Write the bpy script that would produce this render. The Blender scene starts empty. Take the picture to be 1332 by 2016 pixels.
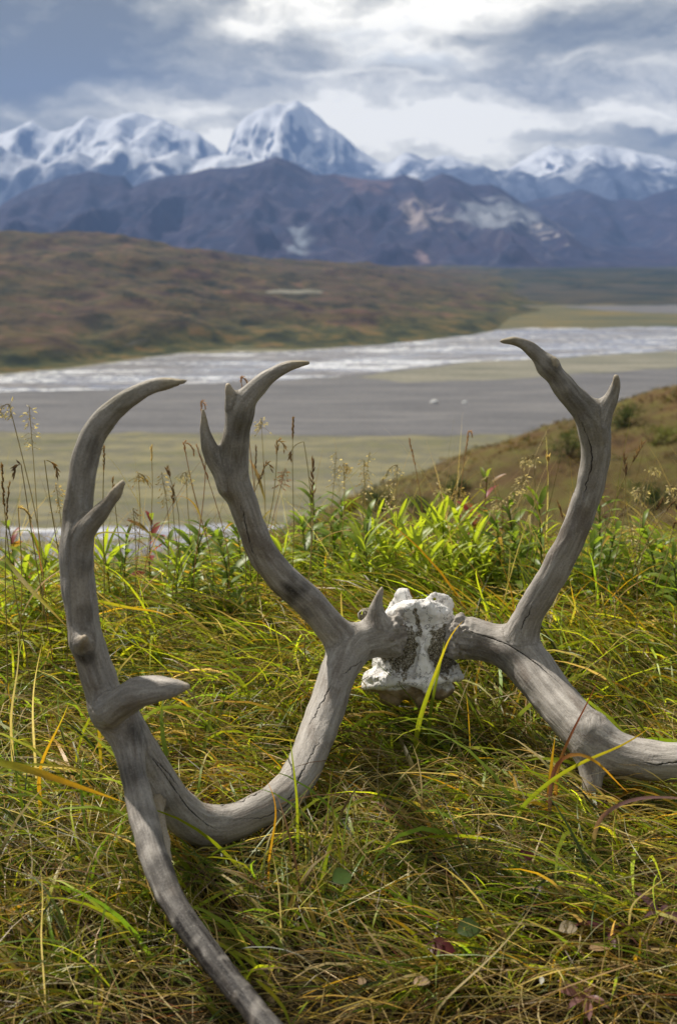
import bpy, bmesh, math, random
import numpy as np
from mathutils import Vector, Matrix
from mathutils.bvhtree import BVHTree

random.seed(7)
rng = np.random.default_rng(11)
SC = bpy.context.scene
COL = SC.collection

# ------------------------------------------------------------------ camera, sky, sun, exposure
CAM_H, PITCH, FPX = 0.65, math.radians(13.3), 2240.0
cam_d = bpy.data.cameras.new('camera')
cam_d.sensor_fit = 'VERTICAL'
cam_d.sensor_height = 36.0
cam_d.sensor_width = 24.0
cam_d.lens = 36.0 * FPX / 2016.0
cam_d.clip_start, cam_d.clip_end = 0.05, 90000.0
cam_d.dof.use_dof = True
cam_d.dof.focus_distance = 1.42
cam_d.dof.aperture_fstop = 7.6
cam = bpy.data.objects.new('camera', cam_d)
cam.location = (0, 0, CAM_H)
cam.rotation_euler = (math.pi / 2 - PITCH, 0, 0)
COL.objects.link(cam)
SC.camera = cam
SC.render.engine = 'CYCLES'
SC.cycles.use_denoising = True
SC.cycles.max_bounces = 8
SC.cycles.diffuse_bounces = 3
SC.cycles.glossy_bounces = 2
SC.cycles.transmission_bounces = 5
SC.cycles.volume_bounces = 0
SC.cycles.transparent_max_bounces = 8
SC.cycles.sample_clamp_indirect = 4.0
SC.view_settings.view_transform = 'Standard'
SC.view_settings.look = 'None'
SC.view_settings.gamma = 1.0
SC.view_settings.exposure = 0.55
SC.view_settings.use_curve_mapping = False

SUN_EL, SUN_AZ = math.radians(47), math.radians(-43)     # azimuth from +Y, negative = to the left
CT, ST = math.cos(PITCH), math.sin(PITCH)


def ray(px, py):
    a, b = (px - 666.0) / FPX, (1008.0 - py) / FPX
    return np.array([a, CT + b * ST, -ST + b * CT])


def P(px, py, Y):
    """world point at forward distance Y seen along the ray of a photograph pixel, and the metres per pixel there"""
    d = ray(px, py)
    t = Y / d[1]
    return np.array([0, 0, CAM_H]) + d * t, t / FPX


def PZ(px, py, z):
    d = ray(px, py)
    t = (z - CAM_H) / d[2]
    return np.array([0, 0, CAM_H]) + d * t


def srgb(r, g, b):
    f = lambda c: (c / 255 / 12.92) if c <= 10 else ((c / 255 + 0.055) / 1.055) ** 2.4
    return (f(r), f(g), f(b), 1.0)


class G:
    """small helper round a node tree"""
    def __init__(s, nt):
        s.nt = nt
        nt.nodes.clear()

    def n(s, t, props=None, **ins):
        nd = s.nt.nodes.new(t)
        for k, v in (props or {}).items():
            setattr(nd, k, v)
        for k, v in ins.items():
            s.put(nd, k.replace('_', ' ') if not k.startswith('i') or not k[1:].isdigit() else int(k[1:]), v)
        return nd

    def put(s, nd, key, v):
        sock = nd.inputs[key]
        if isinstance(v, bpy.types.NodeSocket):
            s.nt.links.new(v, sock)
        elif isinstance(v, bpy.types.Node):
            s.nt.links.new(v.outputs[0], sock)
        else:
            sock.default_value = v

    def math(s, op, a, b=0.0, c=0.0, clamp=False):
        nd = s.n('ShaderNodeMath', {'operation': op, 'use_clamp': clamp}, i0=a, i1=b)
        if op in ('MULTIPLY_ADD', 'COMPARE'):
            s.put(nd, 2, c)
        return nd.outputs[0]

    def vmath(s, op, a, b=(0, 0, 0), out=0):
        return s.n('ShaderNodeVectorMath', {'operation': op}, i0=a, i1=b).outputs[out]

    def noise(s, vec, scale, detail=4.0, rough=0.55, dist=0.0, col=False):
        nd = s.n('ShaderNodeTexNoise', None, Vector=vec, Scale=scale, Detail=detail, Roughness=rough, Distortion=dist)
        return nd.outputs[1 if col else 0]

    def ramp(s, fac, stops, interp='LINEAR'):
        nd = s.nt.nodes.new('ShaderNodeValToRGB')
        nd.color_ramp.interpolation = interp
        el = nd.color_ramp.elements
        while len(el) < len(stops):
            el.new(0.5)
        for e, (p, c) in zip(el, stops):
            e.position = p
            e.color = c if not isinstance(c, (int, float)) else (c, c, c, 1)
        s.put(nd, 0, fac)
        return nd.outputs[0]

    def mix(s, fac, a, b, blend='MIX'):
        nd = s.nt.nodes.new('ShaderNodeMix')
        nd.data_type = 'RGBA'
        nd.blend_type = blend
        s.put(nd, 0, fac)
        s.put(nd, 6, a)
        s.put(nd, 7, b)
        return nd.outputs[2]

    def mr(s, v, a, b, c=0.0, d=1.0, smooth=True):
        nd = s.n('ShaderNodeMapRange', {'interpolation_type': 'SMOOTHSTEP' if smooth else 'LINEAR'}, i0=v, i1=a, i2=b, i3=c, i4=d)
        return nd.outputs[0]

    def attr(s, name, out='Fac'):
        return s.n('ShaderNodeAttribute', {'attribute_name': name}).outputs[out]

    def pos(s, scale=(1, 1, 1)):
        p = s.n('ShaderNodeNewGeometry').outputs['Position']
        return s.vmath('MULTIPLY', p, scale)

    def bump(s, h, strength=0.5, dist=0.01):
        return s.n('ShaderNodeBump', None, Strength=strength, Distance=dist, Height=h).outputs[0]


# ---- world: daylight sky seen through a broken deck of cloud, a function of direction only
world = bpy.data.worlds.new('World')
SC.world = world
world.use_nodes = True
g = G(world.node_tree)
sky = g.n('ShaderNodeTexSky', {'sky_type': 'NISHITA', 'sun_disc': False, 'sun_elevation': SUN_EL,
                               'sun_rotation': SUN_AZ, 'altitude': 1200, 'air_density': 1.0, 'dust_density': 0.6})
D = g.n('ShaderNodeTexCoord').outputs['Generated']
D = g.vmath('NORMALIZE', D)


def dirpx(px, py):
    d = ray(px, py)
    return d / np.linalg.norm(d)


def blob(px, py, rx, ry, vec, soft=0.0):
    """1 inside a patch of cloud at that bearing and height, 0 outside (radii in photograph pixels)"""
    c = dirpx(px, py)
    v = g.vmath('SUBTRACT', vec, tuple(c))
    v = g.vmath('MULTIPLY', v, (FPX / rx, 2.0, FPX / ry))
    return g.mr(g.vmath('LENGTH', v, out=1), 1.0 + soft, soft * 0.3)


warp = g.noise(g.vmath('MULTIPLY', D, (1, 1, 2.0)), 9.0, 6, 0.6, col=True)
warp = g.vmath('MULTIPLY', g.vmath('SUBTRACT', warp, (0.5, 0.5, 0.5)), (0.13, 0.13, 0.07))
DW = g.vmath('ADD', D, warp)
base = g.noise(g.vmath('MULTIPLY', DW, (1, 1, 3.6)), 5.0, 8, 0.58, 0.3)
fine = g.noise(g.vmath('MULTIPLY', DW, (1, 1, 2.6)), 16.0, 9, 0.66, 0.4)
v = g.math('ADD', g.math('MULTIPLY', base, 0.95), g.math('MULTIPLY', fine, 0.34))
val = g.math('MULTIPLY_ADD', g.math('SUBTRACT', v, 0.645), 2.5, 0.27)            # 0 dark .. 1 bright, centred near 0.56
for (px, py, rx, ry, w) in [(690, 120, 1700, 620, 0.25), (215, 225, 330, 60, 0.26), (60, 235, 200, 40, 0.14), (60, 60, 340, 150, -0.42), (330, 50, 150, 120, -0.10), (470, 15, 110, 30, -0.22),
                            (520, 140, 170, 60, -0.20), (620, 80, 60, 60, -0.12),
                            (1060, 70, 240, 48, -0.34), (960, 165, 260, 60, -0.22), (1130, 190, 230, 45, -0.16),
                            (1260, 20, 150, 40, -0.12), (260, 150, 150, 40, -0.10), (70, 150, 130, 28, -0.10),
                            (690, 60, 420, 330, 0.24), (660, 30, 130, 110, 0.02), (880, 262, 300, 60, 0.20), (640, 150, 120, 60, 0.10), (1000, 180, 600, 160, 0.14), (400, 90, 140, 60, 0.10), (1010, 245, 330, 34, 0.34), (1290, 240, 120, 50, 0.22),
                            (480, 285, 110, 28, 0.40), (700, 260, 150, 45, 0.26), (1000, 300, 150, 50, 0.20), (620, 205, 150, 30, 0.22),
                            (1290, 268, 90, 12, -0.30), (1190, 90, 120, 35, 0.05), (330, 200, 200, 60, 0.08)]:
    val = g.math('ADD', val, g.math('MULTIPLY', blob(px, py, rx, ry, DW, 0.35), w))
cloud = g.ramp(val, [(0.06, (0.15, 0.15, 0.125, 1)), (0.26, (0.24, 0.235, 0.19, 1)), (0.46, (0.41, 0.39, 0.31, 1)), (0.64, (0.66, 0.62, 0.50, 1)),
                     (0.86, (1.05, 0.98, 0.80, 1)), (1.0, (1.35, 1.26, 1.05, 1))])
gap = g.mr(g.noise(g.vmath('MULTIPLY', DW, (1, 1, 3.0)), 3.1, 5, 0.5), 0.62, 0.76, 0.0, 0.40)
cl10 = g.vmath('SCALE', cloud)
cl10.node.inputs['Scale'].default_value = 10.0
skycol = g.mix(gap, cl10, sky.outputs[0])
bg = g.n('ShaderNodeBackground', None, Color=skycol, Strength=0.1)
g.n('ShaderNodeOutputWorld', None, Surface=bg)

sun_d = bpy.data.lights.new('sun', 'SUN')
sun_d.energy = 5.0
sun_d.angle = math.radians(1.2)
sun_d.color = (1.0, 0.93, 0.82)
sun = bpy.data.objects.new('sun', sun_d)
sdir = Vector((math.sin(SUN_AZ) * math.cos(SUN_EL), math.cos(SUN_AZ) * math.cos(SUN_EL), math.sin(SUN_EL)))
sun.rotation_euler = sdir.to_track_quat('Z', 'Y').to_euler()
sun.location = (-3, 6, 8)
COL.objects.link(sun)


# ------------------------------------------------------------------ helpers
def tag(o, label=None, cat=None, group=None, kind=None):
    for k, v in (('label', label), ('category', cat), ('group', group), ('kind', kind)):
        if v:
            o[k] = v
    return o


def mesh_obj(name, verts, faces, mat=None, parent=None, smooth=True):
    me = bpy.data.meshes.new(name)
    verts = np.asarray(verts, dtype=np.float32)
    if isinstance(faces, np.ndarray):
        nf, k = faces.shape
        me.vertices.add(len(verts))
        me.vertices.foreach_set('co', verts.ravel())
        me.loops.add(nf * k)
        me.loops.foreach_set('vertex_index', faces.astype(np.int32).ravel())
        me.polygons.add(nf)
        me.polygons.foreach_set('loop_start', np.arange(0, nf * k, k, dtype=np.int32))
        me.update(calc_edges=True)
        me.validate()
    else:
        me.from_pydata([tuple(map(float, v)) for v in verts], [], faces)
        me.update()
    if smooth:
        me.polygons.foreach_set('use_smooth', np.ones(len(me.polygons), dtype=bool))
    o = bpy.data.objects.new(name, me)
    if mat:
        me.materials.append(mat)
    COL.objects.link(o)
    if parent:
        o.parent = parent
    return o


def set_attr(o, name, data, typ='FLOAT'):
    a = o.data.attributes.new(name, typ, 'POINT')
    key = {'FLOAT': 'value', 'FLOAT_VECTOR': 'vector', 'FLOAT_COLOR': 'color'}[typ]
    a.data.foreach_set(key, np.asarray(data, dtype=np.float32).ravel())


def grid_faces(nr, nc):
    i = np.arange(nr - 1)[:, None] * nc + np.arange(nc - 1)[None, :]
    return np.stack([i, i + 1, i + nc + 1, i + nc], -1).reshape(-1, 4)


def empty(name, loc):
    o = bpy.data.objects.new(name, None)
    o.empty_display_size = 0.02
    o.location = tuple(map(float, loc))
    COL.objects.link(o)
    return o


def material(name):
    m = bpy.data.materials.new(name)
    m.use_nodes = True
    return m, G(m.node_tree)


def finish(gg, bsdf):
    gg.n('ShaderNodeOutputMaterial', None, Surface=bsdf)


def pbsdf(gg, color, rough=0.8, normal=None, spec=0.3, **kw):
    nd = gg.n('ShaderNodeBsdfPrincipled', None, Base_Color=color, Roughness=rough)
    nd.inputs['Specular IOR Level'].default_value = spec
    if normal is not None:
        gg.put(nd, 'Normal', normal)
    return nd


# ---- numpy gradient noise
_perm = np.random.default_rng(5).permutation(512).astype(np.int64)
_grad = np.random.default_rng(6).normal(size=(512, 3))
_grad /= np.linalg.norm(_grad, axis=1)[:, None]


def perlin(x, y, z=0.0):
    x, y, z = np.broadcast_arrays(np.asarray(x, float), np.asarray(y, float), np.asarray(z, float))
    xi, yi, zi = np.floor(x).astype(np.int64), np.floor(y).astype(np.int64), np.floor(z).astype(np.int64)
    xf, yf, zf = x - xi, y - yi, z - zi
    u, v, w = [t * t * t * (t * (t * 6 - 15) + 10) for t in (xf, yf, zf)]
    res = 0
    for dx in (0, 1):
        for dy in (0, 1):
            for dz in (0, 1):
                h = _perm[(_perm[(_perm[(xi + dx) & 511] + yi + dy) & 511] + zi + dz) & 511]
                gr = _grad[h]
                d = gr[..., 0] * (xf - dx) + gr[..., 1] * (yf - dy) + gr[..., 2] * (zf - dz)
                res = res + d * (u if dx else 1 - u) * (v if dy else 1 - v) * (w if dz else 1 - w)
    return res * 1.5


def fbm(x, y, z=0.0, o=4, r=0.5):
    s, a = 0, 1.0
    for k in range(o):
        s = s + a * perlin(np.asarray(x) * 2 ** k + 17.3 * k, np.asarray(y) * 2 ** k + 5.1 * k, np.asarray(z) * 2 ** k)
        a *= r
    return s


def ridged(x, y, o=4, r=0.5):
    s, a, t = 0, 1.0, 0
    for k in range(o):
        s = s + a * (1 - np.abs(perlin(x * 2 ** k + 9.7 * k, y * 2 ** k + 3.3 * k)))
        t += a
        a *= r
    return s / t


def smoothstep(a, b, x):
    t = np.clip((np.asarray(x, float) - a) / (b - a), 0, 1)
    return t * t * (3 - 2 * t)


# ------------------------------------------------------------------ the land
VZ = -100.0                                    # valley floor


def ground_z(x, y):
    x, y = np.asarray(x, float), np.asarray(y, float)
    t = np.maximum(y - 1.85, 0)
    base = -0.375 * (np.sqrt(t * t + 0.5) - 0.7071) - 0.03
    base = base + 0.022 * fbm(x * 2.3, y * 2.3, 0.3, 3) * smoothstep(60, 3, y) - 0.06 * smoothstep(1.1, 0.7, y)
    base = base + 0.05 * smoothstep(1.7, 2.3, y) * fbm(x * 1.1 + 4, y * 0.9, 1.2, 2)
    base = base - 0.045 * smoothstep(-0.08, -0.42, x) * smoothstep(1.6, 2.15, y)
    # spur that climbs to the right below the knoll
    cx = -15.9 + 0.345 * (x + 0.8) - 0.0035 * np.maximum(x - 8, 0) ** 2 * (x > 8)
    cx = np.where(x > 57, -15.9 + 0.345 * 57.8 - 0.0035 * 49 ** 2, cx)
    dy = y - 66 - 0.25 * x
    spur = cx - 0.30 * (np.sqrt(dy * dy + 60) - 7.7) + 0.5 * fbm(x * 0.11, y * 0.11, 3.0, 4)
    spur = np.where(y < 22, -200, spur)
    k = 1.2
    h = np.maximum(k - np.abs(base - spur), 0) / k
    z = np.maximum(base, spur) + h * h * k * 0.25
    far = smoothstep(8, 30, y)
    z = z + far * (0.35 * fbm(x * 0.25, y * 0.25, 7.0, 4) + 0.16 * np.abs(fbm(x * 1.1, y * 1.1, 2.0, 2)))
    return np.maximum(z, VZ - 0.6)


yy = np.concatenate([np.linspace(-3, 0.4, 16), 0.45 + np.cumsum(0.028 * 1.0145 ** np.arange(400))])
yy = yy[yy < 340]
uu = np.linspace(-1, 1, 281)
xx = np.sign(uu) * (2.2 * np.abs(uu) + 130 * np.abs(uu) ** 4)
X, Y = np.meshgrid(xx, yy)
m, g = material('tundra_slope')
p = g.pos()
big = g.noise(p, 0.10, 5, 0.6)
mid = g.noise(p, 0.75, 6, 0.65)
col = g.ramp(big, [(0.30, srgb(72, 54, 38)), (0.45, srgb(92, 68, 46)), (0.55, srgb(74, 72, 38)), (0.68, srgb(78, 52, 44))])
col2 = g.ramp(mid, [(0.30, srgb(38, 36, 22)), (0.48, srgb(92, 76, 48)), (0.60, srgb(94, 92, 46)), (0.75, srgb(134, 112, 64))])
c = g.mix(0.55, col, col2)
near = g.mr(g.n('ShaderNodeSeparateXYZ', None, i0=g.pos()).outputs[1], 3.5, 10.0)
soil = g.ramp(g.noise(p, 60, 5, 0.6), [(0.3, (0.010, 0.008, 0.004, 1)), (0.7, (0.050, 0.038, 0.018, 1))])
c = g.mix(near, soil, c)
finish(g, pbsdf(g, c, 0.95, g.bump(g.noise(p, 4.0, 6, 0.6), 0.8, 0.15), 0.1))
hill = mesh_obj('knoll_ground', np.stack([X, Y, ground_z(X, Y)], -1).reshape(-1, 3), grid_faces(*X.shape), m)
tag(hill, 'grassy knoll in front with a brown tundra spur climbing to the right', 'ground', kind='structure')

# valley floor, one sheet to the horizon
m, g = material('valley_floor')
p = g.pos()
ys = g.n('ShaderNodeSeparateXYZ', None, i0=p).outputs[1]
xs_ = g.n('ShaderNodeSeparateXYZ', None, i0=p).outputs[0]
st = g.noise(g.pos((0.010, 0.055, 1)), 1.0, 6, 0.6)
st2 = g.noise(g.pos((0.05, 0.16, 1)), 1.0, 5, 0.65)
flat = g.ramp(g.math('MULTIPLY_ADD', st2, 0.55, g.math('MULTIPLY', st, 0.6)),
              [(0.42, srgb(78, 80, 62)), (0.50, srgb(110, 108, 78)), (0.56, srgb(98, 96, 84)), (0.62, srgb(128, 122, 88)), (0.72, srgb(114, 112, 104))])
fz = g.noise(g.pos((0.004, 0.012, 1)), 1.0, 6, 0.6)
far_c = g.ramp(fz, [(0.38, srgb(20, 30, 28)), (0.46, srgb(52, 56, 42)), (0.53, srgb(78, 68, 50)), (0.60, srgb(30, 40, 32))])
c = g.mix(g.mr(ys, 1500, 1700), flat, far_c)
finish(g, pbsdf(g, c, 0.95, None, 0.1))
gx, gy = np.linspace(-15500, 15500, 40), np.array([110, 250, 400, 700, 1100, 1800, 3000, 5000, 9000, 12500, 15800.])
X, Y = np.meshgrid(gx, gy)
o = mesh_obj('valley_floor', np.stack([X, Y, X * 0 + VZ], -1).reshape(-1, 3), grid_faces(*X.shape), m)
tag(o, 'wide olive and tan valley floor running to the mountains', 'valley floor', kind='structure')


def strip(name, top, bot, zoff, mat, label, cat, rows=10, n=220, jit=3.0, seed=0.0, lo=-500, hi=1850):
    """flat sheet on the valley floor between two banks given where the photograph shows them"""
    px = np.linspace(lo, hi, n)
    t = np.interp(px, [q[0] for q in top], [q[1] for q in top]) + jit * fbm(px / 60, px * 0 + seed, 0.7, 4)
    b = np.interp(px, [q[0] for q in bot], [q[1] for q in bot]) + jit * fbm(px / 60, px * 0 + seed + 5, 1.7, 4)
    b = np.maximum(b, t + 0.3)
    V = []
    for f in np.linspace(0, 1, rows):
        for a, q in zip(px, t + (b - t) * f):
            V.append(PZ(a, q, VZ + 0.12 * zoff))
    o = mesh_obj(name, V, grid_faces(rows, n), mat)
    return tag(o, label, cat, kind='structure')


def gravel_mat(name, stops, sx=0.012, sy=0.06):
    m, g = material(name)
    a = g.noise(g.pos((sx, sy, 1)), 1.0, 6, 0.6)
    b = g.noise(g.pos((0.25, 0.6, 1)), 1.0, 4, 0.6)
    c = g.ramp(g.math('MULTIPLY_ADD', b, 0.4, g.math('MULTIPLY', a, 0.62)), stops)
    finish(g, pbsdf(g, c, 0.95, g.bump(b, 0.6, 0.6), 0.1))
    return m


GRAV = gravel_mat('river_gravel', [(0.36, srgb(84, 83, 84)), (0.5, srgb(101, 100, 101)), (0.64, srgb(118, 116, 115))])
SAND = gravel_mat('sandy_gravel', [(0.36, srgb(96, 97, 84)), (0.5, srgb(118, 116, 102)), (0.66, srgb(148, 142, 128))])
MOSS = gravel_mat('willow_flat', [(0.34, srgb(66, 72, 54)), (0.5, srgb(88, 88, 64)), (0.6, srgb(120, 104, 58)), (0.7, srgb(86, 84, 68))], 0.006, 0.02)

m, g = material('braided_water')
a = g.noise(g.pos((0.09, 0.16, 1)), 1.0, 6, 0.75, 0.6)
b = g.noise(g.pos((0.006, 0.030, 1)), 1.0, 5, 0.6)
foam_glint = g.mr(g.math('MULTIPLY_ADD', a, 0.75, g.math('MULTIPLY', b, 0.55)), 0.64, 0.76)  # white foam and sun glitter, painted into the water as noise
silt = g.ramp(b, [(0.4, srgb(138, 138, 146)), (0.6, srgb(168, 170, 180))])
wat = pbsdf(g, silt, 0.12, g.bump(g.noise(g.pos((0.35, 0.9, 1)), 1.0, 4, 0.6), 0.5, 0.25), 0.5)
fm = pbsdf(g, (0.86, 0.87, 0.88, 1), 0.35, None, 0.5)
wet = g.n('ShaderNodeMixShader', None, i0=foam_glint, i1=wat, i2=fm)
dryb = pbsdf(g, g.ramp(a, [(0.4, srgb(96, 94, 96)), (0.6, srgb(134, 132, 132))]), 0.95, None, 0.1)
bars = g.mr(g.noise(g.pos((0.008, 0.050, 1)), 1.0, 6, 0.62, 0.8), 0.50, 0.54)
finish(g, g.n('ShaderNodeMixShader', None, i0=bars, i1=wet, i2=dryb))
WATER = m

strip('gravel_bar', [(-500, 775), (0, 766), (200, 764), (450, 748), (650, 738), (900, 712), (1332, 688), (1850, 670)],
      [(-500, 850), (300, 852), (700, 858), (1000, 856), (1400, 850), (1850, 845)], 0.5, GRAV,
      'grey gravel flat between the river and the olive near bank', 'gravel bar', seed=1)
strip('sand_bar', [(-500, 760), (700, 742), (800, 728), (900, 716), (1000, 702), (1332, 686), (1850, 668)],
      [(-500, 760), (700, 744), (800, 752), (1000, 746), (1332, 724), (1850, 712)], 0.9, SAND,
      'pale olive sand bar along the near side of the bright river', 'sand bar', seed=2)
strip('river', [(-500, 752), (0, 738), (150, 724), (350, 697), (600, 690), (800, 674), (930, 650), (1000, 647), (1332, 644), (1850, 640)],
      [(-500, 782), (0, 770), (200, 768), (450, 752), (650, 742), (900, 714), (1332, 690), (1850, 672)], 1.3, WATER,
      'braided river with bright rippling channels across the valley', 'river', jit=2.0, seed=3)
strip('stream', [(-500, 1030), (100, 1040), (420, 1032), (520, 1034), (1850, 1040)],
      [(-500, 1062), (100, 1064), (250, 1060), (420, 1048), (520, 1040), (1850, 1041)], 0.5, WATER,
      'narrow silty stream behind the grass on the near flat', 'stream', jit=4, seed=4)
strip('side_stream', [(-500, 1085), (150, 1078), (300, 1066), (430, 1052), (1850, 1052)],
      [(-500, 1120), (150, 1105), (300, 1092), (430, 1060), (1850, 1053)], 0.9, WATER,
      'second narrow stream just below the knoll at the left', 'stream', jit=4, seed=8)
strip('willow_flat', [(-500, 640), (700, 632), (900, 606), (1100, 600), (1850, 600)],
      [(-500, 645), (700, 640), (900, 650), (1332, 646), (1850, 642)], 0.5, MOSS,
      'yellow green willow flat beyond the far bank of the river', 'river flat', jit=2, seed=5)
strip('far_channel', [(-500, 602), (1100, 603), (1200, 601), (1332, 600), (1850, 598)],
      [(-500, 603), (1100, 604), (1200, 612), (1332, 618), (1850, 620)], 0.9, GRAV,
      'distant grey river channel at the right behind the yellow willows', 'river channel', jit=1, seed=6)

# tundra hills across the river
m, g = material('autumn_tundra')
a = g.noise(g.pos((0.006, 0.006, 0.03)), 1.0, 6, 0.62, 0.5)
b = g.noise(g.pos((0.03, 0.03, 0.06)), 1.0, 6, 0.65)
c1 = g.ramp(a, [(0.36, srgb(66, 50, 48)), (0.44, srgb(78, 66, 52)), (0.50, srgb(46, 54, 36)), (0.55, srgb(98, 84, 54)), (0.62, srgb(66, 50, 48))])
c2 = g.ramp(b, [(0.38, srgb(18, 26, 22)), (0.46, srgb(68, 58, 48)), (0.54, srgb(78, 72, 48)), (0.64, srgb(104, 78, 70))])
c = g.mix(0.55, c1, c2)  # both ramps darkened overall, standing in for cloud shadow
zz = g.n('ShaderNodeSeparateXYZ', None, i0=g.pos()).outputs[2]
low = g.mr(g.math('MULTIPLY_ADD', g.math('SUBTRACT', a, 0.5), 60.0, zz), -98, -76)
c = g.mix(g.math('MULTIPLY', g.math('SUBTRACT', 1.0, low), 0.7), c, g.ramp(b, [(0.36, srgb(34, 44, 26)), (0.5, srgb(66, 72, 38)), (0.62, srgb(112, 94, 50))]))
nz = g.n('ShaderNodeSeparateXYZ', None, i0=g.n('ShaderNodeNewGeometry').outputs['Normal']).outputs[2]
c = g.mix(g.math('MULTIPLY', g.mr(nz, 0.86, 0.74), 0.8), c, srgb(128, 122, 116))
finish(g, pbsdf(g, c, 0.95, g.bump(b, 0.7, 4.0), 0.05))

bank = [(-900, 800), (-500, 775), (0, 736), (150, 723), (350, 698), (600, 690), (800, 674), (930, 664), (980, 655), (1010, 630), (1085, 614), (1120, 605), (1300, 598)]
bx, by = np.array([PZ(*q, VZ)[:2] for q in bank]).T
xs = np.linspace(-1700, 1500, 330)
t = np.linspace(0, 1, 170) ** 1.4
bY = np.interp(xs, bx, by) + 25 * fbm(xs / 160, xs * 0, 0.2, 4)
X, T = np.meshgrid(xs, t)
Y = bY[None, :] + 2900 * T
# skyline of the hill where the photograph shows it, carried at 2.4 km
sky_px = [(-900, 440), (-200, 458), (0, 463), (120, 470), (240, 478), (330, 488), (420, 505), (480, 519), (560, 527), (700, 534), (850, 554), (980, 568), (1060, 586), (1130, 610), (1500, 615)]
sx, sz = [], []
for q in sky_px:
    w = P(*q, 2300)[0]
    sx.append(w[0]); sz.append(w[2])
top = np.interp(X * 2300 / np.maximum(0.7 * Y + 690, 900) - 60 * fbm(Y / 300, X / 500, 0.2, 3), sx, sz) - VZ
dY = Y - bY[None, :]
rise = 0.33 * smoothstep(0, 130, dY) + 0.67 * smoothstep(120, 2300 - np.minimum(bY[None, :], 1800), dY) ** 0.9
H = (top + 5 * fbm(X / 150, Y / 260, 6.1, 3)) * rise * np.where(dY > 1500, smoothstep(2900, 1500, dY) * 0.6 + 0.4, 1)
H = H + smoothstep(0, 250, dY) * (24 * fbm(X / 300, Y / 150, 0.4, 4) + 6 * np.abs(fbm(X / 70, Y / 50, 0.9, 4))) * np.clip(top / 60, 0.15, 1)
gul = ridged(X / 90 + 0.4 * fbm(X / 60, Y / 60), Y / 420, 3)
H = H - 16 * smoothstep(15, 70, dY) * smoothstep(420, 120, dY) * np.clip(1 - gul, 0, 1) * np.clip(top / 80, 0, 1) * 1.6
Z = VZ + np.maximum(H, -4) - 0.5 - 2.0 * (T == 0) - 3.0 * (T > 0.995)
o = mesh_obj('tundra_hills', np.stack([X, Y, Z], -1).reshape(-1, 3), grid_faces(*X.shape), m)
tag(o, 'reddish brown tundra hills sloping down to the far river bank', 'hills', kind='structure')


# mountain ranges
def mountain(name, crest, Yc, W, base_z, seed, mat, label, nx=420, ny=110, back=0.5, fx=650., fy=2600., amp=1.0, foot=None, lo=-700, hi=2050, rough=1.0):
    cx, cz = [], []
    for q in crest:
        w = P(*q, Yc)[0]
        cx.append(w[0]); cz.append(w[2])
    x0, x1 = P(lo, 300, Yc)[0][0], P(hi, 300, Yc)[0][0]
    xs = np.linspace(x0, x1, nx)
    s = np.concatenate([-np.linspace(back, 0.02, int(ny * 0.22)), np.linspace(0, 1, ny) ** 1.15])
    X, S = np.meshgrid(xs, s)
    Y = Yc - S * W
    wx = X + 0.28 * fx * fbm(X / (fx * 1.3), Y / (fy * .6), seed, 3) * np.clip(np.abs(S) * 4, 0, 1)
    C = np.interp(wx, cx, cz) + rough * 16 * fbm(X / 240, X * 0, seed + 2.2, 4) - base_z
    C = np.maximum(C, 5)
    r = ridged(wx / fx + seed * 3.1, Y / fy + seed, 4, 0.5)            # about 0.5 .. 1
    r = np.clip((r - 0.55) / 0.42, 0, 1)
    p = 2.1 - 1.45 * r * amp
    a = np.clip(1 - np.abs(S), 0, 1)
    Z = C * a ** p
    Z = Z + C * 0.05 * fbm(X / 320, Y / 320, seed + 9, 4) * np.clip(np.abs(S) * 6, 0, 1) * a
    r2 = ridged(wx / (fx * 0.33) + 5 + seed, Y / (fy * 0.40) + seed, 3, 0.5)
    Z = Z + C * 0.16 * (r2 - 0.72) * np.clip(np.abs(S) * 5, 0, 1) * a ** 0.8
    Z = Z * smoothstep(0, 0.06, 1 - S) + base_z - 3
    o = mesh_obj(name, np.stack([X, Y, Z], -1).reshape(-1, 3), grid_faces(*X.shape), mat)
    return tag(o, label, 'mountains', kind='structure')


def blob3(g, pos, c, r):
    v = g.vmath('SUBTRACT', pos, tuple(map(float, c)))
    v = g.vmath('MULTIPLY', v, (1 / r[0], 1 / r[1], 1 / r[2]))
    return g.mr(g.vmath('LENGTH', v, out=1), 1.1, 0.4)


m, g = material('bare_mountain')
p = g.pos()
a = g.noise(g.pos((0.0012, 0.0012, 0.002)), 1.0, 6, 0.6, 0.4)
b = g.noise(g.pos((0.009, 0.009, 0.004)), 1.0, 6, 0.65)
c = g.ramp(a, [(0.32, srgb(48, 50, 68)), (0.42, srgb(34, 38, 60)), (0.50, srgb(60, 50, 60)), (0.58, srgb(42, 48, 68)), (0.70, srgb(78, 76, 88))])  # rock tones shifted to blue, painting in the haze of distance
c = g.mix(0.45, c, g.ramp(b, [(0.38, srgb(14, 20, 40)), (0.47, srgb(56, 54, 74)), (0.54, srgb(44, 44, 62)), (0.64, srgb(98, 94, 104))]))
wp = g.vmath('ADD', p, g.vmath('MULTIPLY', g.vmath('SUBTRACT', g.noise(g.pos((.004, .004, .004)), 1.0, 5, 0.6, col=True), (.5, .5, .5)), (420, 420, 420)))
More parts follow.
